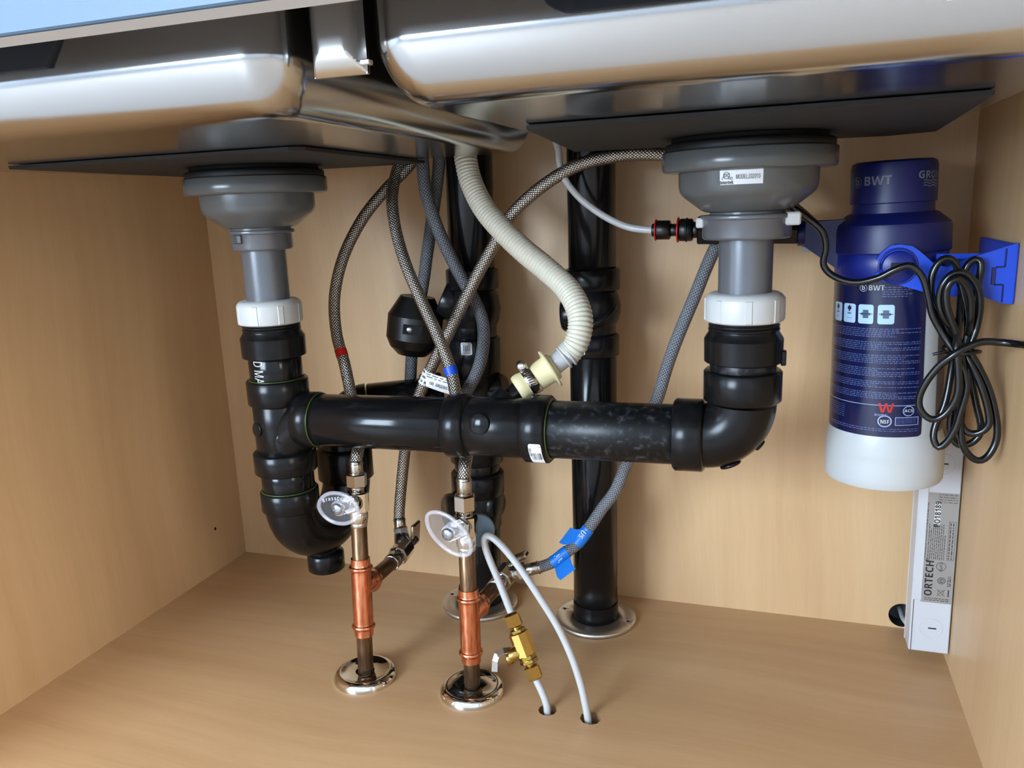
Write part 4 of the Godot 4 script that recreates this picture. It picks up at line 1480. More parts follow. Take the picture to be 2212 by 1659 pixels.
func valves():
	var spec := [
		{"lo": Vector3(0.3135, 0, 0.2305), "hi": Vector3(0.3115, 0.19, 0.2140), "y": 0.1605, "hub": Vector3(0.3160, 0.1912, 0.2570), "a": 0.0222, "b": 0.0148, "tilt": 0.03, "n": Vector3(-0.10, 0.02, 1.0), "lab": "chrome stop valve with a level clear oval handle, on the riser nearer the trap"},
		{"lo": Vector3(0.4276, 0, 0.2263), "hi": Vector3(0.4283, 0.19, 0.2220), "y": 0.1500, "hub": Vector3(0.4312, 0.1818, 0.2680), "a": 0.0252, "b": 0.0140, "tilt": -0.62, "n": Vector3(-0.12, 0.05, 1.0), "lab": "chrome stop valve with a tilted clear oval handle, on the riser beside the brass valve"},
	]
	for i in 2:
		var s = spec[i]
		var lo: Vector3 = s.lo
		var d: Vector3 = (s.hi - lo).normalized()
		var at := func(y: float) -> Vector3: return lo + d * (y / d.y)
		var y: float = s.y
		var t := thing("stop_valve", s.lab, "valve", at.call(y), "stop valves with clear handles")
		var st := mb()
		cyl(st, at.call(y - 0.004), at.call(y + 0.0005), 0.0085, 0.0004, 32)
		obj("solder_ring", st, M.solder, t)
		st = mb()
		cyl(st, at.call(y), at.call(y + 0.013), 0.0096, 0.0008, 36)
		hexa(st, at.call(y + 0.0105), at.call(y + 0.031), 0.0112, 8, 0.0012, 0.39)
		cyl(st, at.call(y + 0.030), at.call(y + 0.042), 0.0068, 0.0004, 32)
		obj("body", st, M.chrome, t)
		st = mb()
		var b0: Vector3 = at.call(y + 0.0205)
		var n: Vector3 = (s.hub - b0).normalized()
		cyl(st, b0, b0 + n * 0.0145, 0.0085, 0.0005, 32)
		hexa(st, b0 + n * 0.012, b0 + n * 0.0205, 0.0102, 6, 0.0014, 0.2)
		cyl(st, b0 + n * 0.0195, s.hub - n * 0.004, 0.0042, 0.0004, 24)
		obj("bonnet", st, M.chrome, t)
		handle(t, s.hub, (s.n as Vector3).normalized(), s.a, s.b, s.tilt, i == 0)
		if i == 1:
			st = mb()
			lathe(st, [Vector2(0, 0), Vector2(0.0165, 0), Vector2(0.0170, 0.001), Vector2(0.0165, 0.004), Vector2(0.011, 0.0055), Vector2(0, 0.0058)], frame(Vector3(0.4312, 0.1585, 0.2020), Vector3(0.35, 0.0, 1.0)), 40)
			obj("rear_disc", st, M.grey_blue, t)
	# stops on the branches
	var t := thing("branch_stop", "nickel angle stop on the back branch nearer the trap, under an upright braided hose", "valve", Vector3(0.3125, 0.0905, 0.13), "angle stops on the branches")
	var st := mb()
	var c := Vector3(0.3115, 0.0920, 0.1290)
	cyl(st, Vector3(0.3130, 0.0905, 0.1600), Vector3(0.3125, 0.0915, 0.1420), 0.0090, 0.0006, 32)
	hexa(st, Vector3(0.3126, 0.0910, 0.1440), Vector3(0.3108, 0.0925, 0.1190), 0.0112, 8, 0.0015, 0.1)
	obj("body", st, M.nickel, t)
	st = mb()
	cyl(st, c, Vector3(0.3066, 0.1050, 0.1180), 0.0085, 0.0006, 32)
	hexa(st, Vector3(0.3068, 0.1035, 0.1182), Vector3(0.3042, 0.1125, 0.1150), 0.0090, 6, 0.0010, 0.5)
	obj("outlet_nut", st, M.nickel, t)
	st = mb()
	box(st, Vector3(0.0045, 0.026, 0.018), Transform3D(Basis(Vector3(0, 0, 1), -0.12), Vector3(0.3185, 0.1040, 0.1080)), 0.0015)
	cyl(st, c, Vector3(0.3190, 0.0985, 0.1090), 0.0055, 0.0005, 24)
	obj("lever", st, M.nickel, t)
	t = thing("branch_stop", "nickel angle stop behind the hairpin tube, feeding the grey hose with blue tags", "valve", Vector3(0.4360, 0.0825, 0.145), "angle stops on the branches")
	st = mb()
	c = Vector3(0.4378, 0.0840, 0.1440)
	cyl(st, Vector3(0.4344, 0.0815, 0.1700), Vector3(0.4370, 0.0830, 0.1530), 0.0090, 0.0006, 32)
	hexa(st, Vector3(0.4362, 0.0825, 0.1570), Vector3(0.4385, 0.0848, 0.1330), 0.0112, 8, 0.0015, 0.1)
	obj("body", st, M.nickel, t)
	st = mb()
	cyl(st, c, Vector3(0.4530, 0.0885, 0.1415), 0.0080, 0.0006, 32)
	hexa(st, Vector3(0.4500, 0.0877, 0.1420), Vector3(0.4590, 0.0900, 0.1400), 0.0095, 6, 0.0010, 0.5)
	obj("outlet_nut", st, M.nickel, t)
	st = mb()
	cyl(st, c, Vector3(0.4445, 0.0985, 0.1330), 0.0055, 0.0005, 24)
	box(st, Vector3(0.022, 0.006, 0.012), Transform3D(Basis(Vector3(0, 0, 1), 0.5), Vector3(0.4480, 0.0995, 0.1320)), 0.0015)
	obj("lever", st, M.nickel, t)

# ------------------------------------------------------------------ braided hoses
func band(parent, called, pts: Array, f0: float, f1: float, r: float, m: Material):
	# a sleeve over part of a hose, from f0 to f1 of its length
	var p := spline(pts, 0.002)
	var st := mb()
	tube(st, p.slice(int(f0 * p.size()), int(f1 * p.size())), r, 20, 0.002, 0.0, 0.004, false)
	return obj(called, st, m, parent)

func nearest(pts: Array, q: Vector3) -> float:
	var p := spline(pts, 0.002)
	var best := 0
	for i in p.size():
		if (p[i] - q).length() < (p[best] - q).length():
			best = i
	return float(best) / p.size()

func ferrule(parent, a: Vector3, b: Vector3, r: float):
	var st := mb()
	var d := (b - a).normalized()
	cyl(st, a, b, r, 0.0006, 28)
	ring(st, frame(a + d * 0.0014, d), r, 0.0009, 28, 8)
	ring(st, frame(b - d * 0.003, d), r + 0.0002, 0.0006, 28, 8)
	obj("ferrule", st, M.nickel, parent)

func hoses():
	var st
	# hot supply
	var hot := [Vector3(0.3112, 0.2205, 0.2113), Vector3(0.3110, 0.2270, 0.2075), Vector3(0.3075, 0.2350, 0.1965), Vector3(0.2980, 0.2490, 0.1800), Vector3(0.2885, 0.2735, 0.1700), Vector3(0.2791, 0.3063, 0.1620), Vector3(0.2654, 0.3377, 0.1500), Vector3(0.2610, 0.3748, 0.1400), Vector3(0.2694, 0.4144, 0.1300), Vector3(0.2878, 0.4533, 0.1150), Vector3(0.3101, 0.4813, 0.1020), Vector3(0.3290, 0.5018, 0.0890), Vector3(0.3420, 0.5226, 0.0800), Vector3(0.350, 0.56, 0.072), Vector3(0.355, 0.70, 0.07)]
	var t := thing("supply_hose", "steel braided hose with a red band, curving up from the valve nearer the trap", "hose", hot[0], "steel braided hoses")
	st = mb()
	tube(st, hot, 0.0060, 18, 0.003)
	obj("braid", st, M.braid, t)
	var f := nearest(hot, Vector3(0.2735, 0.3190, 0.157))
	band(t, "colour_band", hot, f - 0.010, f + 0.010, 0.0063, M.red_band)
	ferrule(t, Vector3(0.3114, 0.2085, 0.2124), Vector3(0.3112, 0.2225, 0.2113), 0.0067)
	st = mb()
	hexa(st, Vector3(0.3115, 0.1965, 0.2134), Vector3(0.3114, 0.2095, 0.2123), 0.0102)
	obj("coupling_nut", st, M.nickel, t)
	# cold supply
	var cold := [Vector3(0.4284, 0.2155, 0.2213), Vector3(0.4282, 0.2260, 0.2170), Vector3(0.4235, 0.2370, 0.1985), Vector3(0.4130, 0.2530, 0.1830), Vector3(0.4061, 0.2828, 0.1760), Vector3(0.4001, 0.3078, 0.1720), Vector3(0.3851, 0.3392, 0.1640), Vector3(0.3682, 0.3673, 0.1550), Vector3(0.3485, 0.4028, 0.1450), Vector3(0.3324, 0.4340, 0.1300), Vector3(0.3218, 0.4661, 0.1150), Vector3(0.3192, 0.4892, 0.1010), Vector3(0.3225, 0.5100, 0.0900), Vector3(0.3300, 0.5350, 0.0800), Vector3(0.335, 0.58, 0.074), Vector3(0.335, 0.70, 0.072)]
	t = thing("supply_hose", "steel braided hose with a blue band, rising from the tilted-handle valve", "hose", cold[0], "steel braided hoses")
	st = mb()
	tube(st, cold, 0.0060, 18, 0.003)
	obj("braid", st, M.braid, t)
	f = nearest(cold, Vector3(0.4000, 0.3085, 0.172))
	band(t, "colour_band", cold, f - 0.010, f + 0.010, 0.0063, M.blue_band)
	ferrule(t, Vector3(0.4284, 0.2000, 0.2218), Vector3(0.4284, 0.2175, 0.2213), 0.0067)
	st = mb()
	hexa(st, Vector3(0.4283, 0.1855, 0.2222), Vector3(0.4284, 0.2005, 0.2218), 0.0104)
	obj("coupling_nut", st, M.nickel, t)
	# the long one from the branch stop over to the filter
	var h3 := [Vector3(0.3020, 0.1225, 0.1125), Vector3(0.3028, 0.1350, 0.1110), Vector3(0.3054, 0.1543, 0.1100), Vector3(0.3143, 0.1987, 0.1120), Vector3(0.3248, 0.2316, 0.1190), Vector3(0.3423, 0.2684, 0.1240), Vector3(0.3606, 0.3038, 0.1230), Vector3(0.3853, 0.3472, 0.1190), Vector3(0.4097, 0.3915, 0.1150), Vector3(0.4292, 0.4231, 0.1120), Vector3(0.4451, 0.4477, 0.1100), Vector3(0.4665, 0.4676, 0.1080), Vector3(0.4938, 0.4854, 0.1060), Vector3(0.5203, 0.4960, 0.1060), Vector3(0.5503, 0.5005, 0.1080), Vector3(0.5746, 0.5010, 0.1100), Vector3(0.5966, 0.4990, 0.1080), Vector3(0.6296, 0.4930, 0.1000), Vector3(0.6699, 0.4774, 0.0900), Vector3(0.7026, 0.4515, 0.0820), Vector3(0.7273, 0.4291, 0.0720), Vector3(0.7462, 0.4064, 0.0670), Vector3(0.758, 0.375, 0.060)]
	t = thing("dishwasher_hose", "long steel braided hose with a paper tag, arching from the back branch across both stacks", "hose", h3[0], "steel braided hoses")
	st = mb()
	tube(st, h3, 0.0062, 18, 0.003)
	obj("braid", st, M.braid, t)
	ferrule(t, Vector3(0.3042, 0.1110, 0.1152), Vector3(0.3020, 0.1235, 0.1124), 0.0066)
	f = nearest(h3, Vector3(0.3520, 0.2900, 0.124))
	band(t, "paper_tag", h3, f - 0.011, f + 0.013, 0.0064, M.tag_paper)
	st = mb()   # the free flag of the tag
	var g0 := Vector3(0.3540, 0.2935, 0.131)
	var n := Vector3(-0.15, 0.2, 1.0).normalized()
	for k in 6:
		var q := []
		for e in [[k, 0], [k + 1, 0], [k + 1, 1], [k, 1]]:
			var u: float = e[0] / 6.0
			q.append(g0 + Vector3(0.034 * u, -0.0095 * u - 0.0165 * e[1] + 0.003, -0.003 * u + 0.003 * sin(u * 2.5)))
		for w in [Vector3.ZERO, n * -0.0003]:
			quad(st, q[0] + w, q[1] + w, q[2] + w, q[3] + w, n, n, n, n, Vector2(k / 6.0, 0.1), Vector2((k + 1) / 6.0, 0.1), Vector2((k + 1) / 6.0, 0.9), Vector2(k / 6.0, 0.9))
	var flag := obj("paper_flag", st, M.tag_paper, t)
	st = mb()
	text_flat(st, "with water in", 0.0042, Transform3D(Basis(n.cross(Vector3.UP).normalized() * -1.0, Vector3.UP, n) * Basis(Vector3(0, 0, 1), PI - 0.24), g0 + Vector3(0.021, -0.0135, 0.0035)))
	obj("lettering", st, M.ink, flag)
	# grey hose with blue tags up to the filter head
	var h4 := [Vector3(0.4560, 0.0895, 0.1408), Vector3(0.4640, 0.0915, 0.1395), Vector3(0.4729, 0.0942, 0.1380), Vector3(0.4869, 0.1005, 0.1360), Vector3(0.4984, 0.1097, 0.1320), Vector3(0.5096, 0.1184, 0.1270), Vector3(0.5233, 0.1375, 0.1200), Vector3(0.5347, 0.1556, 0.1160), Vector3(0.5479, 0.1748, 0.1140), Vector3(0.5587, 0.2022, 0.1130), Vector3(0.5740, 0.2363, 0.1120), Vector3(0.5894, 0.2707, 0.1120), Vector3(0.5990, 0.3035, 0.1120), Vector3(0.6089, 0.3323, 0.1120), Vector3(0.6241, 0.3710, 0.1080), Vector3(0.6361, 0.4027, 0.1020), Vector3(0.6447, 0.4200, 0.0980), Vector3(0.6600, 0.4370, 0.0920), Vector3(0.6850, 0.4420, 0.0920), Vector3(0.7150, 0.4360, 0.0980)]
	t = thing("filter_hose", "grey nylon braided hose with blue printed tags, slanting up to the black fitting", "hose", h4[0])
	st = mb()
	tube(st, h4, 0.0060, 18, 0.003)
	obj("braid", st, M.braid_grey, t)
	ferrule(t, Vector3(0.4575, 0.0898, 0.1405), Vector3(0.4745, 0.0948, 0.1378), 0.0064)
	for k in 2:
		var c: Vector3 = [Vector3(0.4950, 0.1065, 0.1335), Vector3(0.5160, 0.1275, 0.1232)][k]
		f = nearest(h4, c)
		var tg: MeshInstance3D = band(t, "tag", h4, f - 0.022, f + 0.022, 0.0066, M.blue_tag)
		var dir: Vector3 = [Vector3(0.75, 0.62, -0.2), Vector3(0.58, 0.80, -0.2)][k].normalized()
		st = mb()
		var side: Vector3 = [Vector3(0.5, -0.80, 0.25), Vector3(-0.85, 0.15, 0.3)][k].normalized()
		var P := []
		for i in 9:   # the flag curls a little at its free edge
			var u := i / 8.0
			P.append(c + side * (0.005 + 0.013 * u) + Vector3(0, 0, 0.004 * sin(u * 3.0)) + Vector3(0, 0, 0.004))
		for i in 8:
			for w in [Vector3.ZERO, Vector3(0, 0, -0.0004)]:
				flat(st, P[i] - dir * 0.010 + w, P[i] + dir * 0.010 + w, P[i + 1] + dir * 0.010 + w, P[i + 1] - dir * 0.010 + w, Vector3(0, -0.2, 1).normalized())
		obj("flag", st, M.blue_tag, tg)
		st = mb()
		var nz := Vector3(-0.2, 0.12, 0.97).normalized()
		var tx := (dir - nz * nz.dot(dir)).normalized()
		var bs := Basis(tx, nz.cross(tx), nz)
		if k == 1:
			text_flat(st, "USA", 0.0058, Transform3D(bs, c + nz * 0.0069 + tx * 0.001) * Transform3D(Basis(Vector3(0, 0, 1), PI), Vector3.ZERO), true)
			obj("lettering", st, M.print_white, tg)
		else:
			for s in [-1.0, 1.0]:   # two arrows along the hose
				st = mb()
				box(st, Vector3(0.008, 0.0010, 0.0002), Transform3D(bs, c + nz * 0.0068) * Transform3D(Basis(), Vector3(0, s * 0.0024, 0)), 0.0)
				for e in [-1.0, 1.0]:
					box(st, Vector3(0.0030, 0.0009, 0.0002), Transform3D(bs, c + nz * 0.0068) * Transform3D(Basis(Vector3(0, 0, 1), e * 0.6), Vector3(-0.0030, s * 0.0024 + e * 0.0008, 0)), 0.0)
				obj("arrow", st, M.print_white, tg)
	# tap spray hose: down, round a loop behind the crossbar and up through the weight
	var h5 := [Vector3(0.338, 0.70, 0.070), Vector3(0.340, 0.58, 0.076), Vector3(0.3433, 0.5400, 0.0840), Vector3(0.3459, 0.5249, 0.0890), Vector3(0.3488, 0.5053, 0.0940), Vector3(0.3522, 0.4763, 0.0980), Vector3(0.3594, 0.4515, 0.0990), Vector3(0.3696, 0.4236, 0.0980), Vector3(0.3849, 0.3900, 0.0960), Vector3(0.3991, 0.3645, 0.0960), Vector3(0.4067, 0.3427, 0.0960), Vector3(0.4071, 0.3207, 0.0970), Vector3(0.4010, 0.2955, 0.0980), Vector3(0.3886, 0.2717, 0.1000), Vector3(0.3707, 0.2513, 0.1020), Vector3(0.3471, 0.2388, 0.1010), Vector3(0.3258, 0.2445, 0.0950), Vector3(0.3160, 0.2650, 0.0880), Vector3(0.3165, 0.2949, 0.0850), Vector3(0.3212, 0.3274, 0.0820), Vector3(0.3291, 0.3602, 0.0800), Vector3(0.3355, 0.3875, 0.0790), Vector3(0.3402, 0.4096, 0.0790), Vector3(0.3467, 0.4399, 0.0780), Vector3(0.3522, 0.4669, 0.0770), Vector3(0.3580, 0.4972, 0.0760), Vector3(0.3606, 0.5202, 0.0750), Vector3(0.3621, 0.5430, 0.0740), Vector3(0.362, 0.70, 0.072)]
	t = thing("spray_hose", "dark grey nylon braided tap hose hanging in a loop through the black weight", "hose", Vector3(0.3471, 0.24, 0.10))
	st = mb()
	tube(st, h5, 0.0066, 18, 0.003)
	obj("braid", st, M.braid_dark, t)
	# the weight clamped on it
	var a := Vector3(0.3180, 0.3045, 0.0840)
	var b := Vector3(0.3272, 0.3675, 0.0805)
	var d := (b - a).normalized()
	var H := (b - a).length()
	t = thing("hose_weight", "black faceted hose weight clipped round the grey tap hose", "weight", a)
	for k in 2:
		st = mb()
		var fr := frame(a, d, Vector3(0.36, 0, 1))
		var R := 0.0300
		var poly := [Vector2(0.007, 0), Vector2(0.0165, 0), Vector2(0.0250, 0.008), Vector2(R, 0.018), Vector2(R, H - 0.021), Vector2(0.0185, H), Vector2(0.007, H)]
		# half a turn each, with a fine seam between them
		var seg := 26
		for i in poly.size() - 1:
			var p0: Vector2 = poly[i]
			var p1: Vector2 = poly[i + 1]
			var nn := Vector2(p1.y - p0.y, p0.x - p1.x).normalized()
			for j in seg:
				var a0 := PI * k + 0.025 + (PI - 0.05) * j / seg + 0.9
				var a1 := PI * k + 0.025 + (PI - 0.05) * (j + 1) / seg + 0.9
				var da := Vector3(sin(a0), 0, cos(a0))
				var db := Vector3(sin(a1), 0, cos(a1))
				var Y := Vector3.UP
				quad(st, fr * (da * p0.x + Y * p0.y), fr * (db * p0.x + Y * p0.y), fr * (db * p1.x + Y * p1.y), fr * (da * p1.x + Y * p1.y), fr.basis * (da * nn.x + Y * nn.y), fr.basis * (db * nn.x + Y * nn.y), fr.basis * (db * nn.x + Y * nn.y), fr.basis * (da * nn.x + Y * nn.y))
		obj("shell_half", st, M.black_plastic, t)
		if k == 0:
			st = mb()
			var mid := a + d * (H * 0.49)
			var out := fr.basis.z
			box(st, Vector3(0.021, 0.0105, 0.004), Transform3D(fr.basis, mid + out * (R - 0.0012) + fr.basis.x * 0.0005), 0.0004)
			obj("screw_recess", st, M.dark, t)
			st = mb()
			cyl(st, mid + out * (R - 0.001) - fr.basis.x * 0.003, mid + out * (R + 0.0014) - fr.basis.x * 0.003, 0.0031, 0.0006, 20)
			obj("screw", st, M.screw, t)

# ------------------------------------------------------------------ pale drain hose of the dishwasher, its rubber connector and clamp
func dishwasher_drain():
	var p := [Vector3(0.3950, 0.70, 0.075), Vector3(0.3945, 0.58, 0.080), Vector3(0.3942, 0.5399, 0.0860), Vector3(0.3940, 0.5176, 0.0900), Vector3(0.3959, 0.5062, 0.0930), Vector3(0.4018, 0.4855, 0.0980), Vector3(0.4178, 0.4592, 0.1080), Vector3(0.4407, 0.4368, 0.1200), Vector3(0.4656, 0.4169, 0.1310), Vector3(0.4899, 0.4005, 0.1420), Vector3(0.5132, 0.3828, 0.1540), Vector3(0.5263, 0.3660, 0.1660), Vector3(0.5298, 0.3523, 0.1730), Vector3(0.5265, 0.3362, 0.1780), Vector3(0.5190, 0.3262, 0.1800)]
	var t := thing("drain_hose", "pale corrugated dishwasher drain hose curving down to the cream connector", "hose", p[-1])
	var st := mb()
	tube(st, p, 0.0112, 26, 0.00065, 0.00045, 0.0036)
	obj("corrugated_tube", st, M.cream_hose, t)
	st = mb()
	var e0 := Vector3(0.5200, 0.3270, 0.1797)
	var e1 := Vector3(0.5045, 0.3148, 0.1868)
	var d := (e1 - e0).normalized()
	cyl(st, e0, e1, 0.0092, 0.0006, 36)
	for k in [0.0005, 0.0055]:
		ring(st, frame(e0 + d * k, d), 0.0102 + (0.0008 if k < 0.001 else 0.0), 0.0014, 36, 8)
	obj("cuff", st, M.poly_tube, t)
	# rubber connector
	var a := Vector3(0.4768, 0.2965, 0.2005)
	var b := Vector3(0.5040, 0.3143, 0.1868)
	var ax := (b - a).normalized()
	var L := (b - a).length()
	t = thing("hose_connector", "cream rubber connector with a wide flange, between corrugated hose and black branch", "connector", a)
	st = mb()
	lathe(st, [Vector2(0.0085, 0.002), Vector2(0.0105, 0.0), Vector2(0.0122, 0.0006), Vector2(0.0131, 0.0028), Vector2(0.0131, 0.0068), Vector2(0.0126, 0.0085), Vector2(0.0122, 0.0105), Vector2(0.0122, 0.0195), Vector2(0.0126, 0.0215), Vector2(0.0128, L - 0.0025), Vector2(0.0135, L - 0.0012), Vector2(0.0183, L - 0.0010), Vector2(0.0189, L - 0.0002), Vector2(0.0183, L + 0.0012), Vector2(0.0135, L + 0.0013), Vector2(0.0128, L + 0.0028), Vector2(0.0126, L + 0.0042), Vector2(0.0112, L + 0.0052), Vector2(0.0085, L + 0.005)], frame(a, ax), 48, 40.0)
	obj("sleeve", st, M.cream_rubber, t)
	# worm-drive clamp
	var c := a + ax * 0.0150
	t = thing("hose_clamp", "slotted steel worm-drive clamp tightened round the cream connector", "clamp", c)
	st = mb()
	lathe(st, bev([Vector2(0.0121, -0.0046), Vector2(0.0130, -0.0046), Vector2(0.0130, 0.0046), Vector2(0.0121, 0.0046)], 0.0003), frame(c, ax), 56)
	obj("strap", st, M.nickel, t)
	var fr := frame(c, ax, Vector3(-0.2, 0.1, 1))
	for k in 12:
		st = mb()
		var an := -0.75 + 0.17 * k
		var o := Vector3(sin(an), 0, cos(an))
		var x := Vector3(cos(an), 0, -sin(an))
		box(st, Vector3(0.0009, 0.0052, 0.0003), fr * Transform3D(Basis(x, Vector3(0, 1, 0) + x * 0.25, o), o * 0.01305), 0.0001)
		obj("slot", st, M.ink, t)
	st = mb()
	var an := -1.15
	var o := fr.basis * Vector3(sin(an), 0, cos(an))
	var tg := fr.basis * Vector3(cos(an), 0, -sin(an))
	var sc := c + o * 0.0170
	cyl(st, sc - tg * 0.0030, sc + tg * 0.0072, 0.0046, 0.0010, 28)
	box(st, Vector3(0.0105, 0.0086, 0.0028), Transform3D(Basis(tg, ax, o), c + o * 0.0136), 0.0006)
	var h := obj("worm_housing", st, M.nickel, t)
	st = mb()
	cyl(st, sc + tg * 0.0070, sc + tg * 0.0085, 0.0036, 0.0004, 6)
	box(st, Vector3(0.0006, 0.0058, 0.0010), Transform3D(Basis(tg, ax, o), sc + tg * 0.0084), 0.0001)
	obj("screw_head", st, M.chrome, h)

# ------------------------------------------------------------------ ice-maker line
func ice_line():
	var st := mb()
	var p := [Vector3(0.4670, 0.0840, 0.2165), Vector3(0.4606, 0.0983, 0.2140), Vector3(0.4536, 0.1146, 0.2120), Vector3(0.4470, 0.1300, 0.2110), Vector3(0.4425, 0.1437, 0.2110), Vector3(0.4419, 0.1525, 0.2120), Vector3(0.4457, 0.1584, 0.2140), Vector3(0.4529, 0.1572, 0.2160), Vector3(0.4650, 0.1477, 0.2180), Vector3(0.4802, 0.1313, 0.2210), Vector3(0.4982, 0.1071, 0.2240), Vector3(0.5159, 0.0808, 0.2270), Vector3(0.5294, 0.0546, 0.2310), Vector3(0.5382, 0.0296, 0.2340), Vector3(0.5433, 0.0087, 0.2370), Vector3(0.5451, -0.0028, 0.2380), Vector3(0.5455, -0.024, 0.238)]
	tube(st, p, 0.0034, 16, 0.003)
	tag(obj("water_tube", st, M.poly_tube), "white plastic water tube bent in a hairpin above the brass valve", "tube", "thin white water tubes")
	st = mb()
	tube(st, [Vector3(0.5063, -0.024, 0.2372), Vector3(0.5062, -0.0019, 0.2370), Vector3(0.5051, 0.0060, 0.2360), Vector3(0.5012, 0.0147, 0.2340), Vector3(0.4952, 0.0243, 0.2310), Vector3(0.4925, 0.0290, 0.2296)], 0.0034, 16, 0.003)
	tag(obj("water_tube", st, M.poly_tube), "short white plastic tube between a floor hole and the brass valve", "tube", "thin white water tubes")
	st = mb()
	tube(st, [Vector3(0.478, 0.70, 0.075), Vector3(0.4795, 0.58, 0.084), Vector3(0.4842, 0.5380, 0.0940), Vector3(0.4904, 0.5200, 0.0990), Vector3(0.4941, 0.5091, 0.1010), Vector3(0.4952, 0.4983, 0.1030), Vector3(0.4995, 0.4848, 0.1050), Vector3(0.5117, 0.4683, 0.1080), Vector3(0.5276, 0.4549, 0.1120), Vector3(0.5466, 0.4433, 0.1170), Vector3(0.5653, 0.4358, 0.1220), Vector3(0.5849, 0.4328, 0.1250), Vector3(0.5920, 0.4327, 0.1250)], 0.0033, 16, 0.003)
	tag(obj("water_tube", st, M.poly_tube), "white plastic tube sagging from under the sink to the black and red push fitting", "tube", "thin white water tubes")
	# brass ball valve
	var a := Vector3(0.4938, 0.0262, 0.2300)
	var b := Vector3(0.4674, 0.0822, 0.2167)
	var d := (b - a).normalized()
	var L := (b - a).length()
	var t := thing("ball_valve", "small brass ball valve with a steel lever, joining two white tubes", "valve", a)
	st = mb()
	hexa(st, a, a + d * 0.0125, 0.0078)
	cyl(st, a + d * 0.012, a + d * 0.016, 0.0044, 0.0003, 24)
	obj("compression_nut", st, M.brass, t)
	st = mb()
	hexa(st, b - d * 0.0125, b, 0.0078)
	cyl(st, b - d * 0.016, b - d * 0.012, 0.0044, 0.0003, 24)
	obj("compression_nut", st, M.brass, t)
	st = mb()
	hexa(st, a + d * 0.0150, a + d * 0.0195, 0.0090, 6, 0.0010, 0.8)
	hexa(st, a + d * 0.0190, a + d * 0.0235, 0.0084, 6, 0.0008, 0.8)
	hexa(st, a + d * 0.0225, b - d * 0.0180, 0.0096, 8, 0.0008, 0.4)
	hexa(st, b - d * 0.0185, b - d * 0.0145, 0.0080, 6, 0.0008, 0.8)
	obj("body", st, M.brass, t)
	st = mb()
	var c := (a + b) * 0.5 - d * 0.004
	var o := (Vector3(-0.80, -0.22, 0.45) - d * d.dot(Vector3(-0.80, -0.22, 0.45))).normalized()
	cyl(st, c, c + o * 0.0165, 0.0066, 0.0006, 28)
	cyl(st, c + o * 0.0135 - d * 0.0015, c + o * 0.0195 - d * 0.0015, 0.0062, 0.0006, 8)
	cyl(st, c + o * 0.019 - d * 0.0015, c + o * 0.0198 - d * 0.0015, 0.0022, 0.0002, 12)
	obj("packing_nut", st, M.brass, t)
	st = mb()
	var k0 := c + o * 0.0120 + d * 0.0050
	var pts := [k0, k0 + o * 0.007 + d * 0.002, k0 + o * 0.0135 + d * 0.0015, k0 + o * 0.0180 - d * 0.0040, k0 + o * 0.0215 - d * 0.0120]
	for i in 4:
		var x: Vector3 = (pts[i + 1] - pts[i])
		var wv := x.normalized().cross(Vector3(0.2, 0.85, 0.5)).normalized()
		var xf := Transform3D(Basis(wv, x.normalized(), wv.cross(x.normalized())), (pts[i] + pts[i + 1]) * 0.5)
		box(st, Vector3(0.0062, x.length() + 0.001, 0.0014), xf, 0.0004)
	obj("lever", st, M.nickel, t)

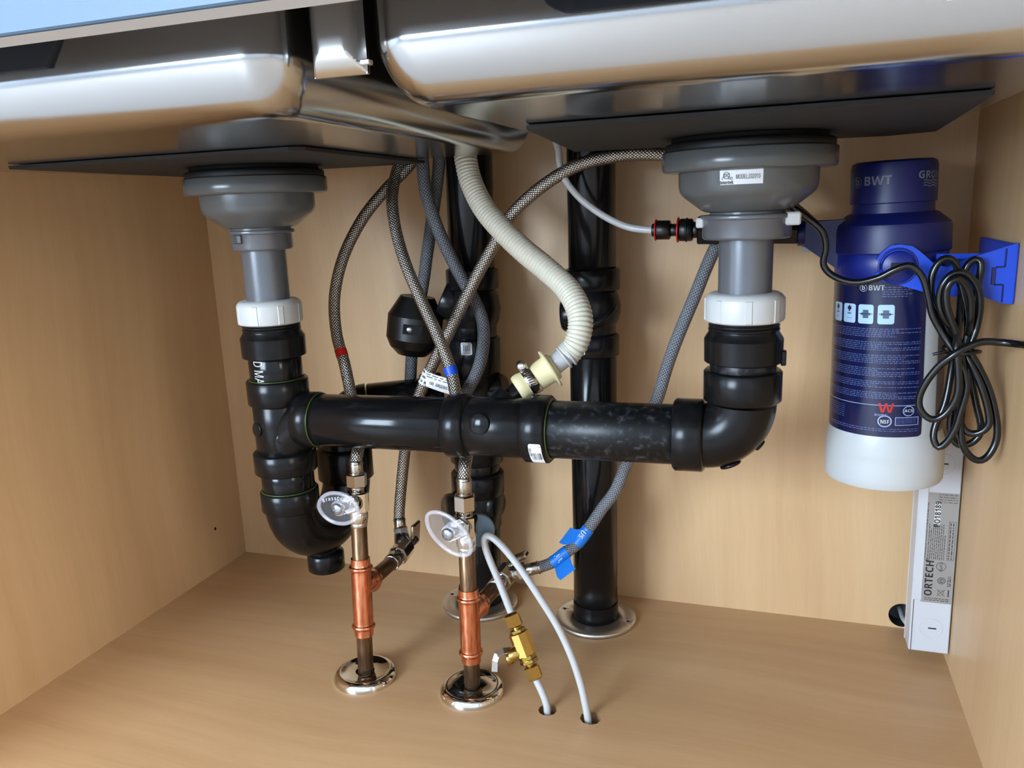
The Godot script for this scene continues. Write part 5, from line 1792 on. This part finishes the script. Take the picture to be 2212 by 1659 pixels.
# ------------------------------------------------------------------ water filter with its bracket and fittings
func filter():
	var lo := Vector3(0.7906, 0.2138, 0.1250)
	var hi := Vector3(0.7846, 0.4835, 0.1250)
	var up := (hi - lo).normalized()
	var fr := frame(lo, up, Vector3(0, 0, 1))
	fr.basis.y *= 0.936   # heights below were measured on the near side
	var t := thing("water_filter", "tall water filter cartridge with a blue head and a dark blue printed label", "water filter", lo)
	var st := mb()
	lathe(st, [Vector2(0, 0.0), Vector2(0.0440, 0.0), Vector2(0.0466, 0.0006), Vector2(0.0478, 0.0024), Vector2(0.0482, 0.010), Vector2(0.0483, 0.0230), Vector2(0.0478, 0.0265), Vector2(0.0481, 0.0285), Vector2(0.0480, 0.0335), Vector2(0.0474, 0.0370), Vector2(0.0474, 0.0405), Vector2(0.0452, 0.0490), Vector2(0.0449, 0.0500), Vector2(0.0430, 0.1990), Vector2(0, 0.1990)], fr, 80, 40.0)
	obj("cartridge", st, M.filter_white, t)
	st = mb()
	patch(st, fr, 0.04515, 0.04345, deg_to_rad(-110.0), deg_to_rad(32.0), 0.0500, 0.1880, 0.0035, 44)
	var lab := obj("label", st, M.filter_label, t)
	st = mb()
	var la := func(deg: float) -> float: return deg_to_rad(deg)
	text_cyl(st, "BWT", 0.0045, fr, 0.0437, la.call(-19.0), 0.1818, 0.0, true, 0.95)
	text_cyl(st, "b", 0.0042, fr, 0.0437, la.call(-32.5), 0.1818, 0.0, true, 0.95)
	ring_cyl(st, fr, 0.0437, la.call(-32.3), 0.1815, 0.0027, 0.0031)
	text_cyl(st, "NSF", 0.0034, fr, 0.0452, la.call(-6.0), 0.0640, 0.0, true, 0.8)
	text_cyl(st, "ACS", 0.0026, fr, 0.0452, la.call(17.0), 0.0740, 0.0, true, 1.1)
	obj("lettering", st, M.print_white, lab)
	st = mb()
	text_cyl(st, "W", 0.0085, fr, 0.0452, la.call(-5.0), 0.0765, 0.0, true, 1.1)
	obj("red_mark", st, M.mark_red, lab)
	st = mb()
	patch(st, fr, 0.04515, 0.04345, deg_to_rad(52.0), deg_to_rad(120.0), 0.0500, 0.1880, 0.0, 24)
	var side := obj("side_label", st, M.grey_label, t)
	st = mb()
	text_cyl(st, "GROHE", 0.0055, fr, 0.0448, deg_to_rad(72.0), 0.0700, -PI / 2, false, 1.2)
	obj("lettering", st, M.print_white, side)
	# head
	st = mb()
	lathe(st, bev([Vector2(0, 0.1885), Vector2(0.0437, 0.1885), Vector2(0.0437, 0.2105), Vector2(0, 0.2105)], 0.0008), fr, 72)
	obj("lower_head", st, M.blue_head, t)
	st = mb()
	lathe(st, [Vector2(0, 0.2100), Vector2(0.0445, 0.2100), Vector2(0.0452, 0.2110), Vector2(0.0450, 0.2300), Vector2(0.0440, 0.2345), Vector2(0.0345, 0.2430), Vector2(0.0318, 0.2440), Vector2(0.0312, 0.2530), Vector2(0, 0.2530)], fr, 72, 35.0)
	obj("dome", st, M.blue_dark, t)
	st = mb()
	lathe(st, [Vector2(0, 0.2520), Vector2(0.0322, 0.2520), Vector2(0.0330, 0.2528), Vector2(0.0328, 0.2820), Vector2(0.0318, 0.2862), Vector2(0.0290, 0.2880), Vector2(0, 0.2882)], fr, 64, 35.0)
	var cap := obj("cap", st, M.blue_dark, t)
	st = mb()
	text_cyl(st, "BWT", 0.0074, fr, 0.0331, deg_to_rad(-28.0), 0.2715, 0.0, true, 1.05)
	text_cyl(st, "b", 0.0062, fr, 0.0331, deg_to_rad(-60.0), 0.2712, 0.0, true, 1.0)
	ring_cyl(st, fr, 0.0331, deg_to_rad(-59.5), 0.2710, 0.0040, 0.0046)
	text_cyl(st, "GROHE", 0.0062, fr, 0.0331, deg_to_rad(52.0), 0.2742, 0.0, true, 1.05)
	for k in 3:   # three waves
		for i in 24:
			var v := []
			for e in [[i, 0.0], [i + 1, 0.0], [i + 1, 1.0], [i, 1.0]]:
				var u: float = e[0] / 24.0
				var a := deg_to_rad(34.0 + 30.0 * u)
				v.append(fr * Vector3(sin(a) * 0.0331, 0.2690 - k * 0.0022 + 0.0006 * sin(u * 12.0) + e[1] * 0.0008, cos(a) * 0.0331))
			flat(st, v[0], v[1], v[2], v[3], fr.basis * Vector3(sin(0.8), 0, cos(0.8)))
	obj("lettering", st, M.print_grey, cap)
	# side arm that carries the fittings
	st = mb()
	extr(st, PackedVector2Array([Vector2(0.7180, 0.4155), Vector2(0.7180, 0.4360), Vector2(0.7500, 0.4375), Vector2(0.7720, 0.4380), Vector2(0.7720, 0.4110), Vector2(0.7480, 0.3950), Vector2(0.7420, 0.3980)]), 0.022, Transform3D(Basis(), Vector3(0, 0, 0.115)), 20.0, 0.0015)
	cyl(st, Vector3(0.7120, 0.4265, 0.125), Vector3(0.7480, 0.4262, 0.125), 0.0108, 0.0008, 32)
	obj("inlet_arm", st, M.blue_dark, t)
	# black push fitting
	var q0 := Vector3(0.5868, 0.4328, 0.125)
	var q1 := Vector3(0.7160, 0.4298, 0.125)
	var d := (q1 - q0).normalized()
	t = thing("push_fitting", "black push-fit connector with two red collars, left of the stickered drain's collar", "fitting", q0)
	st = mb()
	cyl(st, q0, q0 + d * 0.004, 0.0058, 0.0004, 28)
	cyl(st, q0 + d * 0.0035, q0 + d * 0.0165, 0.0086, 0.0008, 32)
	cyl(st, q0 + d * 0.016, q0 + d * 0.0235, 0.0056, 0.0004, 28)
	cyl(st, q0 + d * 0.0245, q0 + d * 0.0365, 0.0100, 0.0010, 32)
	ring(st, frame(q0 + d * 0.031, d), 0.0100, 0.0009, 32, 8)
	cyl(st, q0 + d * 0.036, q0 + d * 0.0420, 0.0072, 0.0004, 28)
	obj("quick_coupler", st, M.black_plastic, t)
	for e in [0.0028, 0.0228]:
		st = mb()
		lathe(st, bev([Vector2(0.004, 0), Vector2(0.0095 + e * 0.08, 0), Vector2(0.0095 + e * 0.08, 0.0013), Vector2(0.004, 0.0013)], 0.0003), frame(q0 + d * e, d), 28)
		obj("collar", st, M.red_collet, t)
	st = mb()
	hexa(st, q0 + d * 0.0410, q0 + d * 0.0700, 0.0142, 6, 0.0012, 0.0)
	cyl(st, q0 + d * 0.0690, q0 + d * 0.1230, 0.0118, 0.0008, 32)
	hexa(st, q0 + d * 0.1020, q0 + d * 0.1260, 0.0136, 6, 0.0012, 0.0)
	obj("adapter", st, M.black_plastic, t)
	st = mb()
	box_at(st, Vector3(0.7160, 0.4100, 0.108), Vector3(0.7400, 0.4155, 0.122), 0.001)
	obj("white_clip", st, M.filter_white, t)
	# wall bracket
	t = thing("filter_bracket", "bright blue plastic wall bracket holding the filter head, fixed to the side panel", "bracket", Vector3(0.866, 0.39, 0.13))
	st = mb()
	var poly := PackedVector2Array([Vector2(0.8662, 0.4178), Vector2(0.8547, 0.4139), Vector2(0.8367, 0.4077), Vector2(0.8200, 0.4006), Vector2(0.8119, 0.4025), Vector2(0.8016, 0.4122), Vector2(0.7955, 0.4169), Vector2(0.7867, 0.4185), Vector2(0.7801, 0.4179), Vector2(0.7739, 0.4127), Vector2(0.7702, 0.4074), Vector2(0.7740, 0.4040), Vector2(0.7740, 0.3990), Vector2(0.7700, 0.3960), Vector2(0.7725, 0.3905), Vector2(0.7903, 0.3862), Vector2(0.8069, 0.3811), Vector2(0.8168, 0.3782), Vector2(0.8453, 0.3781), Vector2(0.8590, 0.3728), Vector2(0.8662, 0.3722)])
	extr(st, poly, 0.006, Transform3D(Basis(), Vector3(0, 0, 0.1722)), 30.0, 0.0009)
	obj("front_arm", st, M.blue_bracket, t)
	st = mb()   # top flange and wall plate behind the arm
	box_at(st, Vector3(0.8630, 0.3725, 0.068), Vector3(0.8676, 0.4170, 0.1780), 0.001)
	obj("wall_plate", st, M.blue_bracket, t)
	st = mb()
	extr(st, PackedVector2Array([Vector2(0.8650, 0.1735), Vector2(0.8650, 0.0700), Vector2(0.8560, 0.0700), Vector2(0.8150, 0.1600), Vector2(0.8150, 0.1735)]), 0.004, Transform3D(Basis(Vector3(1, 0, 0), Vector3(0, 0.40, 1).normalized() * 1.0, Vector3(0, -1, 0.0)), Vector3(0, 0.345, 0)), 20.0, 0.0004)
	obj("top_flange", st, M.blue_bracket, t)
	st = mb()
	box_at(st, Vector3(0.8505, 0.3870, 0.1770), Vector3(0.8535, 0.4000, 0.1788), 0.0004)
	box_at(st, Vector3(0.8530, 0.3995, 0.1770), Vector3(0.8590, 0.4008, 0.1788), 0.0004)
	box_at(st, Vector3(0.8530, 0.3862, 0.1770), Vector3(0.8590, 0.3875, 0.1788), 0.0004)
	box_at(st, Vector3(0.8585, 0.4000, 0.1770), Vector3(0.8597, 0.4140, 0.1788), 0.0004)
	box_at(st, Vector3(0.8585, 0.3735, 0.1770), Vector3(0.8597, 0.3870, 0.1788), 0.0004)
	obj("slot", st, M.blue_dark, t)
	st = mb()
	var kc := Vector3(0.7860, 0.4016, 0.1780)
	ring(st, frame(kc, Vector3(0, 0, 1)), 0.0137, 0.0009, 44, 8)
	cyl(st, kc + Vector3(0, 0, -0.012), kc + Vector3(0, 0, 0.0035), 0.0122, 0.0010, 44)
	var knob := obj("knob", st, M.blue_head, t)
	st = mb()
	box_at(st, kc + Vector3(-0.0055, -0.0030, 0.0028), kc + Vector3(0.0042, 0.0030, 0.0038), 0.0003)
	obj("key_slot", st, M.rubber, knob)

# ------------------------------------------------------------------ coiled power cord
func cord():
	var c := [Vector3(0.6890, 0.4600, 0.1960), Vector3(0.7064, 0.4494, 0.1980), Vector3(0.7179, 0.4408, 0.1940), Vector3(0.7289, 0.4305, 0.1920), Vector3(0.7322, 0.4179, 0.1900), Vector3(0.7311, 0.4045, 0.1890), Vector3(0.7386, 0.3958, 0.1900), Vector3(0.7538, 0.3909, 0.1930), Vector3(0.7698, 0.3943, 0.1960), Vector3(0.7820, 0.4011, 0.1990), Vector3(0.7915, 0.4038, 0.2000), Vector3(0.8002, 0.3954, 0.2000), Vector3(0.8048, 0.3826, 0.2000), Vector3(0.8090, 0.3668, 0.2000), Vector3(0.8166, 0.3528, 0.2000), Vector3(0.8241, 0.3406, 0.2030), Vector3(0.8315, 0.3258, 0.2060), Vector3(0.8347, 0.3137, 0.2070), Vector3(0.8325, 0.2963, 0.2070), Vector3(0.8290, 0.2784, 0.2060), Vector3(0.8205, 0.2643, 0.2040), Vector3(0.8162, 0.2698, 0.2020), Vector3(0.8171, 0.2809, 0.2000), Vector3(0.8224, 0.2969, 0.1980), Vector3(0.8254, 0.3197, 0.1950), Vector3(0.8258, 0.3390, 0.1940), Vector3(0.8185, 0.3591, 0.1950), Vector3(0.8085, 0.3786, 0.1960), Vector3(0.8072, 0.3933, 0.1960), Vector3(0.8102, 0.4039, 0.1960), Vector3(0.8161, 0.4087, 0.1960), Vector3(0.8224, 0.4051, 0.1950), Vector3(0.8263, 0.3922, 0.1940), Vector3(0.8319, 0.3730, 0.1930), Vector3(0.8349, 0.3536, 0.1930), Vector3(0.8337, 0.3394, 0.1950), Vector3(0.8384, 0.3279, 0.1980), Vector3(0.8457, 0.3124, 0.2000), Vector3(0.8523, 0.2918, 0.2000), Vector3(0.8525, 0.2812, 0.2000), Vector3(0.8443, 0.2747, 0.1980), Vector3(0.8368, 0.2782, 0.1960), Vector3(0.8330, 0.2939, 0.1930), Vector3(0.8321, 0.3189, 0.1900), Vector3(0.8303, 0.3384, 0.1900), Vector3(0.8240, 0.3543, 0.1980), Vector3(0.8146, 0.3690, 0.2030), Vector3(0.8121, 0.3813, 0.2040), Vector3(0.8151, 0.3930, 0.2050), Vector3(0.8217, 0.3988, 0.2050), Vector3(0.8302, 0.3965, 0.2040), Vector3(0.8374, 0.3868, 0.2020), Vector3(0.8405, 0.3737, 0.1990), Vector3(0.8404, 0.3575, 0.1950), Vector3(0.8370, 0.3398, 0.1970), Vector3(0.8434, 0.3276, 0.1960), Vector3(0.8514, 0.3115, 0.1950), Vector3(0.8571, 0.2943, 0.1950), Vector3(0.8607, 0.2732, 0.1950), Vector3(0.8567, 0.2588, 0.1960), Vector3(0.8497, 0.2531, 0.1970), Vector3(0.8411, 0.2585, 0.1980), Vector3(0.8360, 0.2693, 0.1990), Vector3(0.8342, 0.2844, 0.1990), Vector3(0.8341, 0.3139, 0.2000), Vector3(0.8292, 0.3406, 0.2020), Vector3(0.8243, 0.3556, 0.2060), Vector3(0.8170, 0.3736, 0.2090), Vector3(0.8158, 0.3881, 0.2100), Vector3(0.8211, 0.3945, 0.2100), Vector3(0.8272, 0.3909, 0.2080), Vector3(0.8325, 0.3800, 0.2050), Vector3(0.8347, 0.3635, 0.2000), Vector3(0.8357, 0.3381, 0.1880), Vector3(0.8353, 0.3144, 0.1860), Vector3(0.8302, 0.2882, 0.1860), Vector3(0.8298, 0.2734, 0.1870), Vector3(0.8330, 0.2652, 0.1870), Vector3(0.8385, 0.2620, 0.1880), Vector3(0.8469, 0.2659, 0.1880), Vector3(0.8510, 0.2755, 0.1880), Vector3(0.8460, 0.2966, 0.1870), Vector3(0.8402, 0.3219, 0.1860), Vector3(0.8387, 0.3378, 0.1860), Vector3(0.8392, 0.3616, 0.1870), Vector3(0.8402, 0.3898, 0.1880), Vector3(0.8410, 0.4029, 0.1880), Vector3(0.8381, 0.4069, 0.1870), Vector3(0.8323, 0.4026, 0.1870), Vector3(0.8294, 0.3898, 0.1880), Vector3(0.8273, 0.3634, 0.2000), Vector3(0.8251, 0.3440, 0.2100), Vector3(0.8267, 0.3304, 0.2120), Vector3(0.8281, 0.3110, 0.2120), Vector3(0.8248, 0.2985, 0.2110), Vector3(0.8178, 0.2895, 0.2100), Vector3(0.8107, 0.2882, 0.2090), Vector3(0.8036, 0.2968, 0.2080), Vector3(0.8041, 0.3092, 0.2080), Vector3(0.8130, 0.3275, 0.2100), Vector3(0.8225, 0.3383, 0.2130), Vector3(0.8303, 0.3440, 0.2130), Vector3(0.8408, 0.3485, 0.2120), Vector3(0.8540, 0.3484, 0.2120), Vector3(0.8620, 0.3484, 0.2180), Vector3(0.8645, 0.350, 0.232), Vector3(0.8648, 0.352, 0.26), Vector3(0.8648, 0.352, 0.40)]
	var st := mb()
	tube(st, c, 0.0027, 12, 0.0025)
	tag(obj("power_cord", st, M.cord), "black power cord looped and bundled in front of the filter bracket", "cord")
	st = mb()
	var o := Vector3(0.8305, 0.3395, 0.1985)
	var xf := Transform3D(Basis(Vector3(0, 0, 1), -0.05), o)
	var pts := []
	for i in 33:
		var a := TAU * i / 32
		pts.append(xf * Vector3(0.0125 * cos(a), 0.0012 * sin(a * 2.0), 0.0135 * sin(a)))
	var t := thing("cable_tie", "black twist tie cinched round the middle of the cord bundle", "cable tie", o)
	tube(st, pts, 0.0015, 8, 0.002, 0.0, 0.004, false)
	obj("loop", st, M.black_plastic, t)
	st = mb()
	tube(st, [o + Vector3(-0.011, 0.001, 0.010), o + Vector3(-0.016, 0.000, 0.011), o + Vector3(-0.0205, -0.0015, 0.010)], 0.0011, 8, 0.002)
	obj("tail", st, M.black_plastic, t)

# ------------------------------------------------------------------ lighting driver
func driver():
	var yy := Vector3(0, 0.2155, -0.008).normalized()
	var b := Basis(Vector3(1, 0, 0), yy, Vector3(1, 0, 0).cross(yy))
	var o := Vector3(0.8490, 0.0144, 0.0700)   # foot of the front face
	var xf := Transform3D(b, o)
	var t := thing("lighting_driver", "white metal lighting driver box with a grey printed label, upright against the side panel", "electrical box", o)
	var st := mb()
	box(st, Vector3(0.0355, 0.2155, 0.027), xf * Transform3D(Basis(), Vector3(0, 0.10775, -0.0136)), 0.0009)
	obj("case", st, M.driver_white, t)
	st = mb()
	box(st, Vector3(0.0370, 0.2175, 0.0012), xf * Transform3D(Basis(), Vector3(0.0004, 0.1075, -0.0274)), 0.0004)
	obj("back_plate", st, M.driver_white, t)
	st = mb()
	box(st, Vector3(0.0006, 0.06, 0.0008), xf * Transform3D(Basis(), Vector3(-0.0158, 0.025, 0.0)), 0.0001)
	obj("cover_seam", st, M.grey_label, t)
	st = mb()
	box(st, Vector3(0.0080, 0.1180, 0.0012), xf * Transform3D(Basis(), Vector3(-0.0132, 0.1130, 0.0002)), 0.0005)
	obj("cover_flap", st, M.driver_white, t)
	st = mb()
	var x0 := -0.0102
	var x1 := 0.0172
	var y0 := 0.0525
	var y1 := 0.1640
	var z := 0.0003
	quad(st, xf * Vector3(x0, y0, z), xf * Vector3(x1, y0, z), xf * Vector3(x1, y1, z), xf * Vector3(x0, y1, z), b.z, b.z, b.z, b.z, Vector2(0, 1), Vector2(1, 1), Vector2(1, 0), Vector2(0, 0))
	var lab := obj("label", st, M.driver_label, t)
	st = mb()
	var tu := Basis(Vector3(0, 0, 1), PI / 2)
	text_flat(st, "ORTECH", 0.0068, xf * Transform3D(tu, Vector3(-0.0040, 0.0775, 0.0006)), true, 1.02)
	text_flat(st, "®", 0.0030, xf * Transform3D(tu, Vector3(-0.0066, 0.0960, 0.0006)))
	text_flat(st, "PO18189", 0.0050, xf * Transform3D(tu, Vector3(-0.0004, 0.1425, 0.0006)), true, 0.92)
	text_flat(st, "RoHS", 0.0028, xf * Transform3D(tu, Vector3(0.0058, 0.0898, 0.0006)))
	text_flat(st, "ETL", 0.0022, xf * Transform3D(tu, Vector3(0.0069, 0.0760, 0.0006)), true, 0.8)
	obj("lettering", st, M.ink, lab)
	for e in [[0.0010, 0.0255], [0.0010, 0.1925]]:
		st = mb()
		ring(st, xf * Transform3D(Basis(Vector3(1, 0, 0), PI / 2), Vector3(e[0], e[1], 0.0)), 0.0100, 0.0003, 40, 6)
		var k := obj("knockout", st, M.driver_white, t)
		st = mb()
		box(st, Vector3(0.0072, 0.0012, 0.0006), xf * Transform3D(Basis(), Vector3(e[0] + 0.001, e[1], 0.0002)), 0.0001)
		obj("slot", st, M.ink, k)
	# grey cable end that comes out of the hole in the back panel
	st = mb()
	tube(st, [Vector3(0.8360, 0.0080, -0.03), Vector3(0.8365, 0.0105, 0.0), Vector3(0.8400, 0.0150, 0.022), Vector3(0.8450, 0.0250, 0.046)], 0.0028, 10, 0.004)
	tag(obj("wall_cable", st, M.filter_white), "short white cable end in the black hole of the back panel", "cable")
